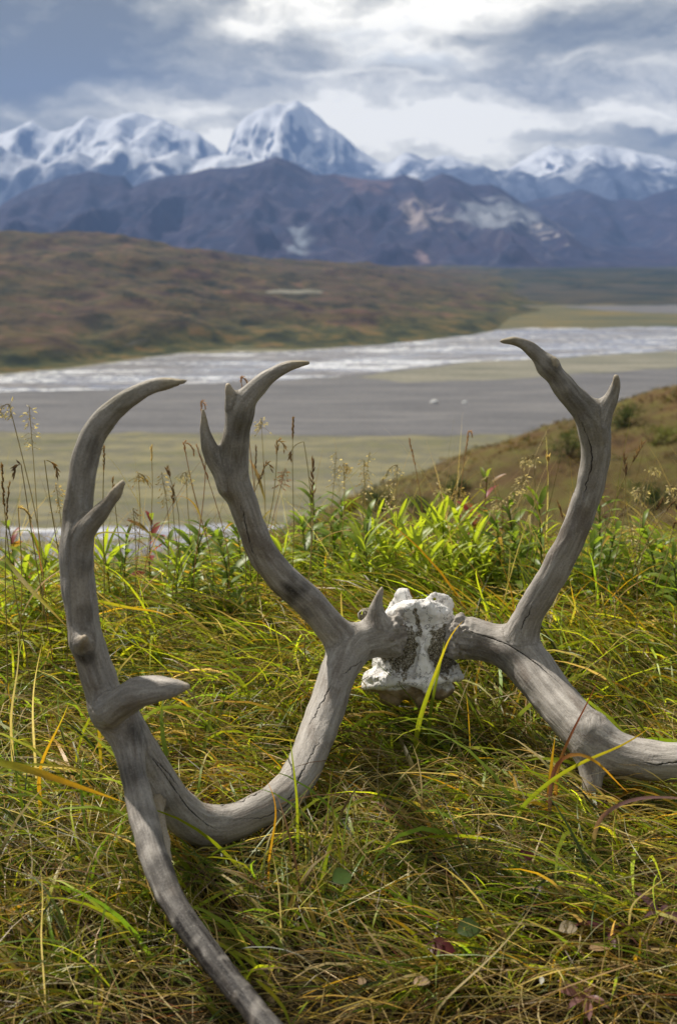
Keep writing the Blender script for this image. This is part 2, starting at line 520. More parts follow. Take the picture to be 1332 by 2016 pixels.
for (px, py, Yd, rx, rz, cc) in [(812, 432, 6300, 70, 120, (160, 148, 142)), (930, 430, 6300, 190, 120, (124, 128, 136)), (1010, 420, 6400, 330, 110, (142, 146, 152)),
                                 (600, 490, 5600, 100, 80, (132, 140, 150)), (1150, 420, 6400, 200, 90, (150, 138, 132)), (720, 360, 6900, 170, 120, (98, 80, 84)),
                                 (860, 445, 6200, 90, 60, (130, 124, 124)), (1080, 462, 5900, 90, 26, (160, 154, 150)), (815, 505, 5400, 60, 40, (140, 120, 118))]:
    f = g.math('MULTIPLY', blob3(g, wp, P(px, py, Yd)[0], (rx, 900, rz)), g.mr(b, 0.36, 0.56, 0.35, 1.0))
    c = g.mix(f, c, srgb(*cc))
finish(g, pbsdf(g, c, 0.95, g.bump(b, 0.8, 30.0), 0.05))
BARE = m

m, g = material('snow_mountain')
p = g.pos()
geo = g.n('ShaderNodeNewGeometry').outputs['Normal']
nz = g.n('ShaderNodeSeparateXYZ', None, i0=geo).outputs[2]
zz = g.n('ShaderNodeSeparateXYZ', None, i0=p).outputs[2]
a = g.noise(g.pos((0.0016, 0.0016, 0.0009)), 1.0, 7, 0.66, 0.4)
b = g.noise(g.pos((0.006, 0.006, 0.003)), 1.0, 6, 0.66)
line = g.math('MULTIPLY_ADD', g.math('SUBTRACT', a, 0.5), 1900.0, zz)
sn = g.mr(line, 620, 960)
steep = g.mr(g.math('ADD', g.math('MULTIPLY_ADD', b, 0.34, nz), g.mr(zz, 1150, 1650, 0.0, 0.22)), 0.74, 0.90)
sn = g.math('MULTIPLY', sn, steep)
hazed_rock = g.ramp(b, [(0.35, srgb(46, 56, 76)), (0.6, srgb(84, 92, 110))])  # rock with the blue of haze put into its colour
c = g.mix(sn, hazed_rock, (0.86, 0.88, 0.92, 1))
finish(g, pbsdf(g, c, 0.8, g.bump(b, 0.6, 60.0), 0.1))
SNOW = m

mountain('snowy_range', [(-700, 280), (-200, 275), (-60, 250), (0, 262), (60, 240), (110, 260), (140, 248), (172, 228), (205, 236), (240, 226), (275, 220), (318, 234), (350, 250), (392, 262), (430, 294), (446, 300), (458, 262), (468, 246), (482, 230),
                         (503, 217), (522, 214), (545, 203), (566, 204), (584, 197), (608, 212), (636, 236), (664, 258), (696, 284), (740, 314), (760, 322), (800, 298), (840, 312), (885, 304), (925, 322), (960, 334), (1000, 334),
                         (1040, 306), (1085, 286), (1130, 294), (1180, 284), (1220, 292), (1280, 302), (1332, 318), (1500, 300), (1700, 320), (2050, 330)],
         14500, 3300, VZ, 1.7, SNOW, 'high snow covered peaks on the horizon under the cloud', nx=520, ny=110, fx=800., fy=4500., amp=1.0, rough=2.0)
mountain('blue_ridge', [(-700, 320), (-100, 292), (0, 282), (40, 310), (90, 322), (150, 300), (200, 312), (236, 276), (262, 296), (300, 312), (345, 298), (390, 312), (420, 306), (460, 303), (500, 318),
                        (540, 342), (640, 348), (700, 342), (760, 350), (820, 342), (870, 330), (945, 325), (980, 338), (1020, 334), (1060, 348), (1100, 338), (1150, 314), (1180, 324), (1205, 330), (1240, 314), (1275, 334), (1332, 340), (1600, 320), (2050, 350)],
         12000, 2400, VZ, 4.1, SNOW, 'blue middle ridge between the dark range and the snow peaks', nx=460, ny=80, fx=650., fy=3000., rough=1.6)
mountain('foothill_range', [(-700, 440), (600, 470), (900, 440), (1000, 400), (1080, 388), (1140, 372), (1200, 392), (1260, 392), (1340, 366), (1500, 340), (1700, 360), (2050, 380)],
         8600, 2300, VZ, 2.9, BARE, 'dark brown range at the right behind the central peaks', nx=330, ny=80, fx=560.)
mountain('dark_range', [(-700, 420), (-250, 380), (-60, 410), (0, 402), (60, 372), (130, 344), (175, 336), (215, 344), (245, 346), (262, 366), (340, 344), (400, 334), (440, 328), (480, 326), (505, 324), (543, 309), (580, 322), (618, 343), (655, 340),
                        (700, 350), (755, 354), (795, 343), (832, 358), (870, 340), (885, 342), (930, 364), (965, 362), (1010, 384), (1050, 412), (1090, 440), (1130, 462), (1180, 480), (1300, 492), (1500, 500), (2050, 510)],
         7000, 2150, VZ, 0.6, BARE, 'dark purple brown mountain range in the middle distance', nx=520, ny=130, fx=520., fy=2200.)

m, g = material('far_woods')
a = g.noise(g.pos((0.004, 0.008, 0.03)), 1.0, 6, 0.65)
finish(g, pbsdf(g, g.ramp(a, [(0.36, srgb(18, 30, 28)), (0.47, srgb(44, 52, 38)), (0.54, srgb(72, 66, 46)), (0.62, srgb(30, 40, 32))]), 0.95, g.bump(a, 0.8, 8.0), 0.05))
mountain('wooded_rise', [(-700, 540), (500, 534), (800, 531), (950, 527), (1100, 530), (1250, 526), (1332, 531), (2050, 528)], 3900, 1500, VZ, 6.3, m,
         'low dark wooded rise across the plain at the right', nx=300, ny=60, fx=240., fy=420., rough=0.25)

# the air: pale haze round the whole scene
hb = [(-16000, -3000, VZ - 1.6), (16000, 16000, 2050)]
vs = [(hb[i][0], hb[j][1], hb[k][2]) for i in (0, 1) for j in (0, 1) for k in (0, 1)]
hz = mesh_obj('haze', vs, [(0, 1, 3, 2), (4, 6, 7, 5), (0, 4, 5, 1), (2, 3, 7, 6), (0, 2, 6, 4), (1, 5, 7, 3)], None, smooth=False)
m, g = material('haze_air')
vol = g.n('ShaderNodeVolumePrincipled', None, Color=(0.30, 0.49, 1.0, 1), Density=6.9e-5)
vol.inputs['Anisotropy'].default_value = 0.0
g.n('ShaderNodeOutputMaterial', None, Volume=vol)
hz.data.materials.append(m)
tag(hz, 'pale blue haze filling the air of the whole valley', 'haze', kind='stuff')


# ------------------------------------------------------------------ the skull and its antlers
def surface_nets(F, origin, h):
    """closed quad surface of F < 0"""
    ins = F < 0
    nx, ny, nz = F.shape
    cnt = np.zeros((nx - 1, ny - 1, nz - 1), np.uint8)
    for dx in (0, 1):
        for dy in (0, 1):
            for dz in (0, 1):
                cnt += ins[dx:nx - 1 + dx, dy:ny - 1 + dy, dz:nz - 1 + dz]
    act = np.argwhere((cnt > 0) & (cnt < 8))
    idx = np.full(cnt.shape, -1, np.int32)
    idx[act[:, 0], act[:, 1], act[:, 2]] = np.arange(len(act))
    corners = np.array([(i, j, k) for i in (0, 1) for j in (0, 1) for k in (0, 1)])
    vals = np.stack([F[act[:, 0] + c[0], act[:, 1] + c[1], act[:, 2] + c[2]] for c in corners], 1)
    acc = np.zeros((len(act), 3))
    num = np.zeros(len(act))
    for a in range(8):
        for ax in range(3):
            if corners[a][ax] == 0:
                b = a + (4, 2, 1)[ax]
                va, vb = vals[:, a], vals[:, b]
                m = (va < 0) != (vb < 0)
                t = np.where(m, va / np.where(m, va - vb, 1), 0)
                pnt = corners[a][None, :] + t[:, None] * (corners[b] - corners[a])[None, :]
                acc += pnt * m[:, None]
                num += m
    V = origin + (act + acc / num[:, None]) * h
    Q = []
    for ax in range(3):
        o1, o2 = (ax + 1) % 3, (ax + 2) % 3
        sl = [slice(1, -1)] * 3
        A = ins[tuple(slice(0, -1) if i == ax else slice(1, -1) for i in range(3))]
        B = ins[tuple(slice(1, None) if i == ax else slice(1, -1) for i in range(3))]
        for flip, msk in ((False, A & ~B), (True, B & ~A)):
            e = np.argwhere(msk)
            if not len(e):
                continue
            e = e + np.array([0 if i == ax else 1 for i in range(3)])
            q = []
            for d1, d2 in ((-1, -1), (0, -1), (0, 0), (-1, 0)):
                c = e.copy()
                c[:, o1] += d1
                c[:, o2] += d2
                q.append(idx[c[:, 0], c[:, 1], c[:, 2]])
            q = np.stack(q, 1)
            Q.append(q[:, ::-1] if flip else q)
    return V, np.concatenate(Q)


def laplace(V, Q, it, lam=0.5):
    e = np.concatenate([Q[:, [0, 1]], Q[:, [1, 2]], Q[:, [2, 3]], Q[:, [3, 0]]])
    e = np.concatenate([e, e[:, ::-1]])
    deg = np.bincount(e[:, 0], minlength=len(V)).astype(float)
    for k in range(it):
        s = np.stack([np.bincount(e[:, 0], V[e[:, 1], i], minlength=len(V)) for i in range(3)], 1)
        l = lam if k % 2 == 0 else -lam * 1.03
        V = V + l * (s / deg[:, None] - V)
    return V


def smin(a, b, k):
    h = np.maximum(k - np.abs(a - b), 0) / k
    return np.minimum(a, b) - h * h * k * 0.25


def chain(nodes):
    """nodes (px, py, forward distance, radius px) -> dense samples x, y, z, r"""
    W = []
    for px, py, Yd, r in nodes:
        w, s = P(px, py, Yd)
        W.append([*w, r * s])
    W = np.array(W)
    n = len(W)
    T = np.zeros_like(W)
    L = np.linalg.norm(np.diff(W[:, :3], axis=0), axis=1)
    u = np.concatenate([[0], np.cumsum(L)])
    T[1:-1] = (W[2:] - W[:-2]) / (u[2:] - u[:-2])[:, None]
    T[0] = (W[1] - W[0]) / L[0]
    T[-1] = (W[-1] - W[-2]) / L[-1]
    out = []
    for i in range(n - 1):
        k = max(2, int(L[i] / 0.005))
        t = np.linspace(0, 1, k, endpoint=False)[:, None]
        h = L[i]
        out.append((2 * t**3 - 3 * t**2 + 1) * W[i] + (t**3 - 2 * t**2 + t) * h * T[i] + (-2 * t**3 + 3 * t**2) * W[i + 1] + (t**3 - t**2) * h * T[i + 1])
    out.append(W[-1:])
    S = np.concatenate(out)
    S[:, 3] = np.maximum(S[:, 3], 0.0012)
    return S


def frames(S):
    """arc length and a transported frame along a chain"""
    p = S[:, :3]
    u = np.concatenate([[0], np.cumsum(np.linalg.norm(np.diff(p, axis=0), axis=1))])
    t = np.gradient(p, axis=0)
    t /= np.linalg.norm(t, axis=1)[:, None]
    n = np.cross(t[0], [0.3, 0.8, 0.2]); n /= np.linalg.norm(n)
    N = [n]
    for i in range(1, len(p)):
        n = N[-1] - t[i] * (N[-1] @ t[i])
        N.append(n / np.linalg.norm(n))
    N = np.array(N)
    return u, N, np.cross(t, N)


class Field:
    def __init__(s, lo, hi, h):
        s.h = h
        s.o = np.array(lo, float)
        s.n = np.ceil((np.array(hi) - s.o) / h).astype(int) + 1
        s.F = np.full(tuple(s.n), 0.05, np.float32)

    def window(s, lo, hi):
        a = np.clip(np.floor((lo - s.o) / s.h).astype(int), 0, s.n)
        b = np.clip(np.ceil((hi - s.o) / s.h).astype(int) + 1, 0, s.n)
        if np.any(b <= a):
            return None
        ax = [s.o[i] + s.h * np.arange(a[i], b[i]) for i in range(3)]
        return tuple(slice(a[i], b[i]) for i in range(3)), ax[0][:, None, None], ax[1][None, :, None], ax[2][None, None, :]

    def add_chain(s, S, k, pad=0.02):
        lo = (S[:, :3] - S[:, 3:].max() - 1.5 * pad).min(0)
        hi = (S[:, :3] + S[:, 3:].max() + 1.5 * pad).max(0)
        w = s.window(lo, hi)
        sub = np.full(s.F[w[0]].shape, 0.05, np.float32)
        off = np.array([q.start for q in w[0]])
        for i in range(len(S) - 1):
            a, b = S[i], S[i + 1]
            r = max(a[3], b[3]) + pad
            ww = s.window(np.minimum(a[:3], b[:3]) - r, np.maximum(a[:3], b[:3]) + r)
            if ww is None:
                continue
            sl, x, y, z = ww
            sl = tuple(slice(q.start - off[j], q.stop - off[j]) for j, q in enumerate(sl))
            d = b[:3] - a[:3]
            t = np.clip(((x - a[0]) * d[0] + (y - a[1]) * d[1] + (z - a[2]) * d[2]) / (d @ d), 0, 1)
            dist = np.sqrt((x - a[0] - t * d[0]) ** 2 + (y - a[1] - t * d[1]) ** 2 + (z - a[2] - t * d[2]) ** 2) - (a[3] + t * (b[3] - a[3]))
            sub[sl] = np.minimum(sub[sl], dist)
        s.F[w[0]] = smin(s.F[w[0]], sub, k)


LEFT = [
    # pedicle, beam along the ground, up to the palm, up the tall stem to the hooked tip
    [(764, 1254, 1.485, 38), (757, 1255, 1.48, 41), (735, 1258, 1.47, 38), (700, 1270, 1.46, 39), (672, 1310, 1.43, 37), (640, 1400, 1.36, 36.5), (612, 1475, 1.29, 36), (584, 1535, 1.235, 37),
     (545, 1576, 1.20, 36), (490, 1605, 1.175, 35), (440, 1624, 1.165, 38), (390, 1622, 1.155, 42), (350, 1590, 1.145, 38), (315, 1540, 1.135, 35), (280, 1482, 1.125, 34), (244, 1430, 1.115, 35), (216, 1390, 1.11, 36), (196, 1338, 1.105, 34),
     (174, 1270, 1.10, 33), (162, 1210, 1.10, 33), (154, 1150, 1.10, 33), (150, 1090, 1.10, 32), (152, 1030, 1.10, 29), (158, 970, 1.10, 27.5), (168, 910, 1.10, 26.5), (185, 858, 1.10, 25.5), (213, 818, 1.10, 23.5),
     (254, 783, 1.095, 19), (300, 762, 1.09, 13.5), (338, 753, 1.085, 9), (364, 751, 1.08, 3.5)],
    # branch rising from the skull, two small points and the hooked tip
    [(682, 1268, 1.46, 36), (652, 1236, 1.45, 31), (608, 1185, 1.44, 30), (552, 1134, 1.43, 30), (517, 1088, 1.42, 29.5), (494, 1035, 1.41, 27.5), (478, 988, 1.40, 28.5), (461, 942, 1.395, 30), (461, 900, 1.39, 28),
     (466, 850, 1.385, 25), (474, 812, 1.38, 24.5), (492, 780, 1.375, 20), (525, 745, 1.37, 16), (562, 723, 1.365, 10.5), (590, 716, 1.36, 7), (607, 714, 1.36, 3)],
    [(470, 815, 1.38, 18), (457, 788, 1.375, 12), (451, 770, 1.37, 7.5), (449, 759, 1.37, 5)],
    [(452, 950, 1.392, 22), (434, 925, 1.385, 17), (417, 900, 1.38, 15), (408, 870, 1.375, 13.5), (402, 838, 1.37, 9), (400, 808, 1.37, 3.5)],
    # broken brow spike beside the burr
    [(748, 1250, 1.47, 26), (741, 1208, 1.465, 17), (743, 1186, 1.465, 11), (748, 1166, 1.465, 7.5), (751, 1158, 1.465, 5)],
    # lower branch coming down towards the camera
    [(236, 1420, 1.11, 33), (254, 1480, 1.095, 27), (268, 1540, 1.07, 26), (283, 1610, 1.035, 28), (306, 1690, 0.985, 28), (338, 1768, 0.945, 26.5), (383, 1838, 0.905, 25.5), (430, 1903, 0.870, 25), (484, 1970, 0.835, 25), (530, 2025, 0.80, 25), (590, 2100, 0.76, 22), (640, 2170, 0.73, 15)],
    # short heavy tine curving right over the palm
    [(212, 1395, 1.10, 30), (218, 1400, 1.085, 30), (240, 1385, 1.07, 31), (268, 1366, 1.055, 31), (310, 1357, 1.04, 26), (345, 1353, 1.03, 17), (368, 1352, 1.025, 9)],
    # second tine on the tall stem and the ridge running down below it
    [(242, 951, 1.05, 6), (222, 981, 1.058, 12.5), (196, 1012, 1.068, 17), (172, 1040, 1.08, 20), (160, 1075, 1.087, 17), (156, 1120, 1.086, 13), (158, 1180, 1.085, 12), (164, 1235, 1.084, 13)],
    # knob on the front of the stem
    [(166, 1270, 1.09, 15), (164, 1264, 1.07, 13), (167, 1256, 1.058, 7)],
    # thin web below the palm
    [(306, 1560, 1.12, 9), (318, 1610, 1.10, 8), (327, 1660, 1.06, 9), (332, 1715, 1.0, 7)],
    [(262, 1455, 1.12, 22), (285, 1520, 1.12, 17), (304, 1570, 1.12, 12)],
]
RIGHT = [
    [(912, 1256, 1.485, 40), (924, 1257, 1.48, 42), (960, 1264, 1.47, 39), (1002, 1278, 1.455, 43), (1042, 1312, 1.43, 45), (1085, 1368, 1.385, 43), (1128, 1418, 1.34, 43), (1175, 1462, 1.31, 45), (1238, 1490, 1.29, 41),
     (1332, 1500, 1.26, 37), (1440, 1494, 1.23, 34), (1560, 1460, 1.20, 32), (1680, 1380, 1.18, 28), (1760, 1260, 1.17, 22), (1790, 1120, 1.16, 14), (1780, 1040, 1.15, 5)],
    [(1018, 1275, 1.45, 38), (1040, 1212, 1.44, 29), (1085, 1135, 1.425, 27.5), (1104, 1098, 1.42, 27.5), (1128, 1050, 1.415, 27), (1147, 1000, 1.41, 27), (1163, 950, 1.405, 27.5), (1171, 900, 1.40, 28.5), (1171, 860, 1.395, 29.5), (1160, 822, 1.39, 28),
     (1124, 780, 1.38, 24), (1095, 742, 1.375, 20.5), (1064, 706, 1.37, 16.5), (1036, 681, 1.365, 11.5), (1010, 671, 1.36, 8.5), (988, 672, 1.36, 5.5)],
    [(1168, 840, 1.39, 24), (1187, 810, 1.385, 18), (1203, 782, 1.38, 14), (1212, 758, 1.375, 9.5), (1212, 743, 1.37, 7)],
    [(1078, 722, 1.372, 10), (1088, 716, 1.366, 7), (1091, 709, 1.362, 3.5)],
    [(1160, 1440, 1.315, 36), (1160, 1490, 1.30, 28), (1163, 1530, 1.285, 22), (1164, 1556, 1.275, 17), (1164, 1572, 1.27, 10)],
]
LCRACK = [[(566, 944), (574, 985), (580, 1012), (587, 1040), (592, 1058), (598, 1085)], [(473, 990), (481, 1020), (487, 1050), (496, 1085), (506, 1105)],
          [(655, 1345), (645, 1365), (632, 1385), (620, 1410), (606, 1432)], [(672, 1330), (690, 1316), (706, 1306), (720, 1300)],
          [(285, 1475), (315, 1512), (338, 1545), (355, 1570), (370, 1590), (385, 1605), (405, 1622), (430, 1636)], [(405, 1583), (440, 1588), (480, 1574), (515, 1558), (535, 1546)],
          [(640, 1440), (618, 1478), (600, 1510), (585, 1545), (560, 1590), (520, 1610), (470, 1612)], [(300, 1490), (330, 1520), (355, 1552)]]
RCRACK = [[(905, 1234), (935, 1247), (968, 1257), (1000, 1270), (1030, 1288), (1060, 1310), (1085, 1332), (1108, 1352)], [(1135, 815), (1150, 845), (1162, 880), (1164, 905), (1158, 935), (1150, 965), (1145, 985)],
          [(1024, 1245), (1032, 1222), (1040, 1208), (1047, 1190)], [(1139, 900), (1138, 930), (1130, 965), (1120, 990)], [(1260, 1500), (1290, 1506), (1332, 1500), (1360, 1502)]]

m, g = material('weathered_antler')
gr = g.attr('grain', 'Vector')
streak = g.noise(g.vmath('MULTIPLY', gr, (210, 210, 16)), 1.0, 6, 0.66)
blot = g.noise(g.vmath('MULTIPLY', gr, (38, 38, 13)), 1.0, 5, 0.6, 0.6)
speck = g.noise(g.pos((420, 420, 420)), 1.0, 4, 0.7)
pore = g.noise(g.vmath('MULTIPLY', gr, (900, 900, 160)), 1.0, 2, 0.5)
c = g.ramp(streak, [(0.26, srgb(120, 113, 106)), (0.42, srgb(144, 138, 131)), (0.56, srgb(160, 154, 147)), (0.74, srgb(188, 183, 176))])
c = g.mix(g.mr(blot, 0.50, 0.66, 0.0, 0.65), c, srgb(106, 95, 85))
c = g.mix(g.mr(blot, 0.46, 0.32, 0.0, 0.35), c, srgb(184, 178, 170))
c = g.mix(g.math('MULTIPLY', g.attr('stain'), g.mr(streak, 0.40, 0.56, 1.0, 0.85)), c, srgb(24, 20, 20))  # dark stains, plus shade painted into the near lower branch
c = g.mix(g.math('MULTIPLY', g.attr('tip'), 0.7), c, srgb(188, 172, 146))
c = g.mix(g.math('MULTIPLY', g.mr(speck, 0.50, 0.64), 0.30), c, srgb(84, 77, 72))
c = g.mix(g.math('MULTIPLY', g.mr(speck, 0.46, 0.34), 0.16), c, srgb(198, 192, 184))
c = g.mix(g.math('MULTIPLY', g.attr('moss'), g.mr(blot, 0.42, 0.58, 0.2, 0.8)), c, srgb(116, 110, 78))
c = g.mix(g.attr('crack'), c, (0.006, 0.005, 0.004, 1))
vein = g.noise(g.vmath('MULTIPLY', gr, (95, 95, 22)), 1.0, 3, 0.5, 1.2)
h = g.math('ADD', g.math('MULTIPLY', g.math('ADD', streak, g.math('MULTIPLY', vein, 2.2)), 1.0), g.math('ADD', g.math('MULTIPLY', pore, 0.35), g.math('MULTIPLY', speck, 0.25)))
finish(g, pbsdf(g, c, 0.62, g.bump(h, 0.55, 0.0015), 0.28))
ANTLER = m


def vertex_normals(V, F4):
    n = np.zeros_like(V)
    a = V[F4[:, 2]] - V[F4[:, 0]]
    b = V[F4[:, 3]] - V[F4[:, 1]]
    fn = np.cross(a, b)
    for k in range(4):
        for i in range(3):
            n[:, i] += np.bincount(F4[:, k], fn[:, i], minlength=len(V))
    return n / np.maximum(np.linalg.norm(n, axis=1), 1e-12)[:, None]


SOLID = []          # centre line samples of everything grass must keep out of


def crack_lines(V, Q, cracks):
    bvh = BVHTree.FromPolygons([tuple(v) for v in V], [tuple(int(i) for i in q) for q in Q])
    lines = []
    for ci, c in enumerate(cracks):
        c = np.array(c, float)
        u = np.concatenate([[0], np.cumsum(np.linalg.norm(np.diff(c, axis=0), axis=1))])
        uu = np.arange(0, u[-1], 1.5)
        x, y = np.interp(uu, u, c[:, 0]), np.interp(uu, u, c[:, 1])
        jx = 2.6 * perlin(uu / 9, ci * 7.3, 0.5) + 1.4 * perlin(uu / 3.1, ci * 3.3, 1.5)
        pts = []
        for q, r in zip(x + jx, y + 0.6 * jx):
            d = ray(q, r)
            hit = bvh.ray_cast(Vector((0, 0, CAM_H)), Vector(d))
            if hit[0] is not None:
                pts.append([*hit[0], 0])
        if len(pts) > 4:
            pts = np.array(pts)
            tt = np.linspace(0, 1, len(pts))
            pts[:, 3] = np.sin(np.pi * np.clip(tt, 0.02, 0.98)) ** 0.5 * (0.8 + 0.5 * perlin(tt * 9, ci, 2.0))
            lines.append(pts)
    return lines


def make_antler(chains, cracks, parent, h, stain_shades, burr, k=0.016):
    Ss = [chain(c) for c in chains]
    allp = np.concatenate(Ss)
    fld = Field((allp[:, :3] - allp[:, 3:] - 0.012).min(0), (allp[:, :3] + allp[:, 3:] + 0.012).max(0), h)
    for i, S in enumerate(Ss):
        fld.add_chain(S, k if i else 1e-4)
    bc, bs = P(*burr)
    for q in range(17):
        th = q * 2 * math.pi / 17 + random.uniform(-.12, .12)
        rr = bs * random.uniform(34, 41)
        c0 = bc + rr * (math.cos(th) * np.array([0.25, 0.95, 0.1]) + math.sin(th) * np.array([0.05, 0.05, 1.0]))
        r0 = bs * random.uniform(5.5, 10)
        fld.add_chain(np.array([[*c0, r0], [*(c0 + np.array([random.uniform(-.004, .004), 0.001, 0.002])), r0 * .9]]), 0.005)
    V, Q = surface_nets(fld.F, fld.o, h)
    V = laplace(V, Q, 8)
    lines = crack_lines(V, Q, cracks)
    # finer faces along the cracks
    me = bpy.data.meshes.new('antler')
    me.from_pydata(V.tolist(), [], Q.tolist())
    bm = bmesh.new()
    bm.from_mesh(me)
    cp = np.concatenate(lines)
    lo, hi = cp[:, :3].min(0) - .01, cp[:, :3].max(0) + .01
    near = np.zeros(len(V), bool)
    cand = np.nonzero(np.all((V > lo) & (V < hi), axis=1))[0]
    for ch in np.array_split(cand, max(1, len(cand) // 4000)):
        d = np.linalg.norm(V[ch][:, None, :] - cp[None, :, :3], axis=2).min(1)
        near[ch] = d < 0.0032
    bm.verts.ensure_lookup_table()
    es = [e for e in bm.edges if near[e.verts[0].index] and near[e.verts[1].index]]
    bmesh.ops.subdivide_edges(bm, edges=es, cuts=3, use_grid_fill=True)
    bmesh.ops.triangulate(bm, faces=[f for f in bm.faces if len(f.verts) > 4])
    bm.normal_update()
    bm.to_mesh(me)
    bm.free()
    n = len(me.vertices)
    V = np.empty(n * 3); me.vertices.foreach_get('co', V); V = V.reshape(-1, 3)
    N = np.empty(n * 3); me.vertices.foreach_get('normal', N); N = N.reshape(-1, 3)
    # coordinates along and across each branch
    grain = np.zeros((n, 3)); best = np.full(n, 9.0); tip = np.zeros(n)
    for i, S in enumerate(Ss):
        u, NN, BB = frames(S)
        for ch in np.array_split(np.arange(n), max(1, n // 5000)):
            dv = V[ch][:, None, :] - S[None, :, :3]
            d = np.sqrt((dv ** 2).sum(2)) - S[None, :, 3]
            j = d.argmin(1)
            dm = d[np.arange(len(ch)), j] + 0.003 * perlin(V[ch, 0] * 60, V[ch, 1] * 60, V[ch, 2] * 60)
            better = dm < best[ch]
            w = ch[better]
            jj = j[better]
            off = V[w] - S[jj, :3]
            grain[w] = np.stack([(off * NN[jj]).sum(1), (off * BB[jj]).sum(1), u[jj] + i * 3.7], 1)
            best[w] = dm[better]
            tip[w] = smoothstep(0.0075, 0.003, S[jj, 3])
    # grooves and lumps along the grain
    a, b, uu = grain.T
    disp = 0.0009 * perlin(a * 75, b * 75, uu * 6) + 0.0004 * perlin(a * 260, b * 260, uu * 16) + 0.0015 * perlin(V[:, 0] * 45, V[:, 1] * 45, V[:, 2] * 45)
    disp *= smoothstep(0.0, 0.004, 0.006 + 0 * a)
    # rough burr next to the skull
    pb = np.array([P(786, 1250, 1.475)[0], P(902, 1256, 1.475)[0]])
    db = np.linalg.norm(V[:, None, :] - pb[None], axis=2).min(1)
    burr = smoothstep(0.040, 0.022, db)
    disp += burr * 0.0034 * perlin(V[:, 0] * 190, V[:, 1] * 190, V[:, 2] * 190)
    crack = np.zeros(n)
    for ln in lines:
        lo, hi = ln[:, :3].min(0) - .004, ln[:, :3].max(0) + .004
        cd = np.nonzero(np.all((V > lo) & (V < hi), axis=1))[0]
        for ch in np.array_split(cd, max(1, len(cd) // 4000)):
            if not len(ch):
                continue
            d = np.linalg.norm(V[ch][:, None, :] - ln[None, :, :3], axis=2)
            j = d.argmin(1)
            wdt = 0.00075 * np.maximum(ln[j, 3], 0.25)
            crack[ch] = np.maximum(crack[ch], np.exp(-(d[np.arange(len(ch)), j] / wdt) ** 2))
    V = V + N * (disp - 0.0025 * crack)[:, None]
    me.vertices.foreach_set('co', V.ravel())
    me.polygons.foreach_set('use_smooth', np.ones(len(me.polygons), bool))
    me.update()
    o = bpy.data.objects.new('antler', me)
    COL.objects.link(o)
    o.parent = parent
    o.matrix_parent_inverse = parent.matrix_world.inverted()
    me.materials.append(ANTLER)
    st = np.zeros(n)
    for px, py, Yd, r, w in stain_shades:
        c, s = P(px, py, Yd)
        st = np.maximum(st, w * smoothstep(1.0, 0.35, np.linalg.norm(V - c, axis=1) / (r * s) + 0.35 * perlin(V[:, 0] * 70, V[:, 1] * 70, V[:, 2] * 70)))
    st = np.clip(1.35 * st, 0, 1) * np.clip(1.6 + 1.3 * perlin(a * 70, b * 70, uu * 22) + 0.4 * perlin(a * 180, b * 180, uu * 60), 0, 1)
    moss = smoothstep(0.010, 0.006, 0 * a + 0.007) * smoothstep(0.30, 0.50, V[:, 2]) * 0.55
    set_attr(o, 'grain', grain, 'FLOAT_VECTOR')
    set_attr(o, 'crack', np.clip(crack * 1.5, 0, 1))
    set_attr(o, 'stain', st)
    set_attr(o, 'tip', tip)
    set_attr(o, 'moss', moss)
    SOLID.extend(Ss)
    return o


sk0 = P(810, 1390, 1.50)[0]
skull_root = empty('caribou_skull', (sk0[0], 1.50, ground_z(sk0[0], 1.5)))
bpy.context.view_layer.update()
tag(skull_root, 'weathered caribou skull with two big grey antlers lying in the grass', 'skull')
LSTAIN_SHADE = [(572, 1160, 1.43, 48, 0.65), (600, 1195, 1.43, 30, 0.5), (320, 1725, 0.965, 65, 0.6), (350, 1785, 0.935, 75, 0.72), (385, 1840, 0.905, 80, 0.9), (415, 1885, 0.885, 80, 1.0), (455, 1940, 0.855, 85, 1.0), (505, 1995, 0.83, 90, 1.0), (545, 2040, 0.79, 80, 1.0), (300, 1670, 1.0, 60, 0.5), (262, 1530, 1.07, 50, 0.45), (285, 1610, 1.03, 40, 0.3),  # black stains; along the lower branch they also paint in its shade
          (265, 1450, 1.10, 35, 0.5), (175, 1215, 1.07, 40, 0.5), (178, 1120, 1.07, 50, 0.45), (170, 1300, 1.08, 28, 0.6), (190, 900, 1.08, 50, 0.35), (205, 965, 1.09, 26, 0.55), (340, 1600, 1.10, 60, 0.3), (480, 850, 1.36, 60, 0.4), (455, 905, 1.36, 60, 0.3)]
RSTAIN = [(1140, 800, 1.36, 70, 0.35), (1095, 745, 1.35, 50, 0.4), (940, 1285, 1.45, 40, 0.3), (980, 1300, 1.43, 40, 0.35)]
make_antler(LEFT, LCRACK, skull_root, 0.0021, LSTAIN_SHADE, (784, 1247, 1.482))
make_antler(RIGHT, RCRACK, skull_root, 0.0021, RSTAIN, (899, 1252, 1.482))

# ---- the skull itself, modelled on a lattice turned with the view: a right, b down, c away, in photograph pixels
SKO, SKS = P(810, 1270, 1.50)
EA, EB, EC = np.array([1.0, 0, 0]), np.array([0, -ST, -CT]), np.array([0, CT, -ST])
hpx = 1.7
lo, hi = np.array([-112, -125, -90]), np.array([118, 145, 120])
ax = [np.arange(lo[i], hi[i], hpx) for i in range(3)]
A, B, C = np.meshgrid(*ax, indexing='ij')
A, B, C = [q.astype(np.float32) for q in (A, B, C)]


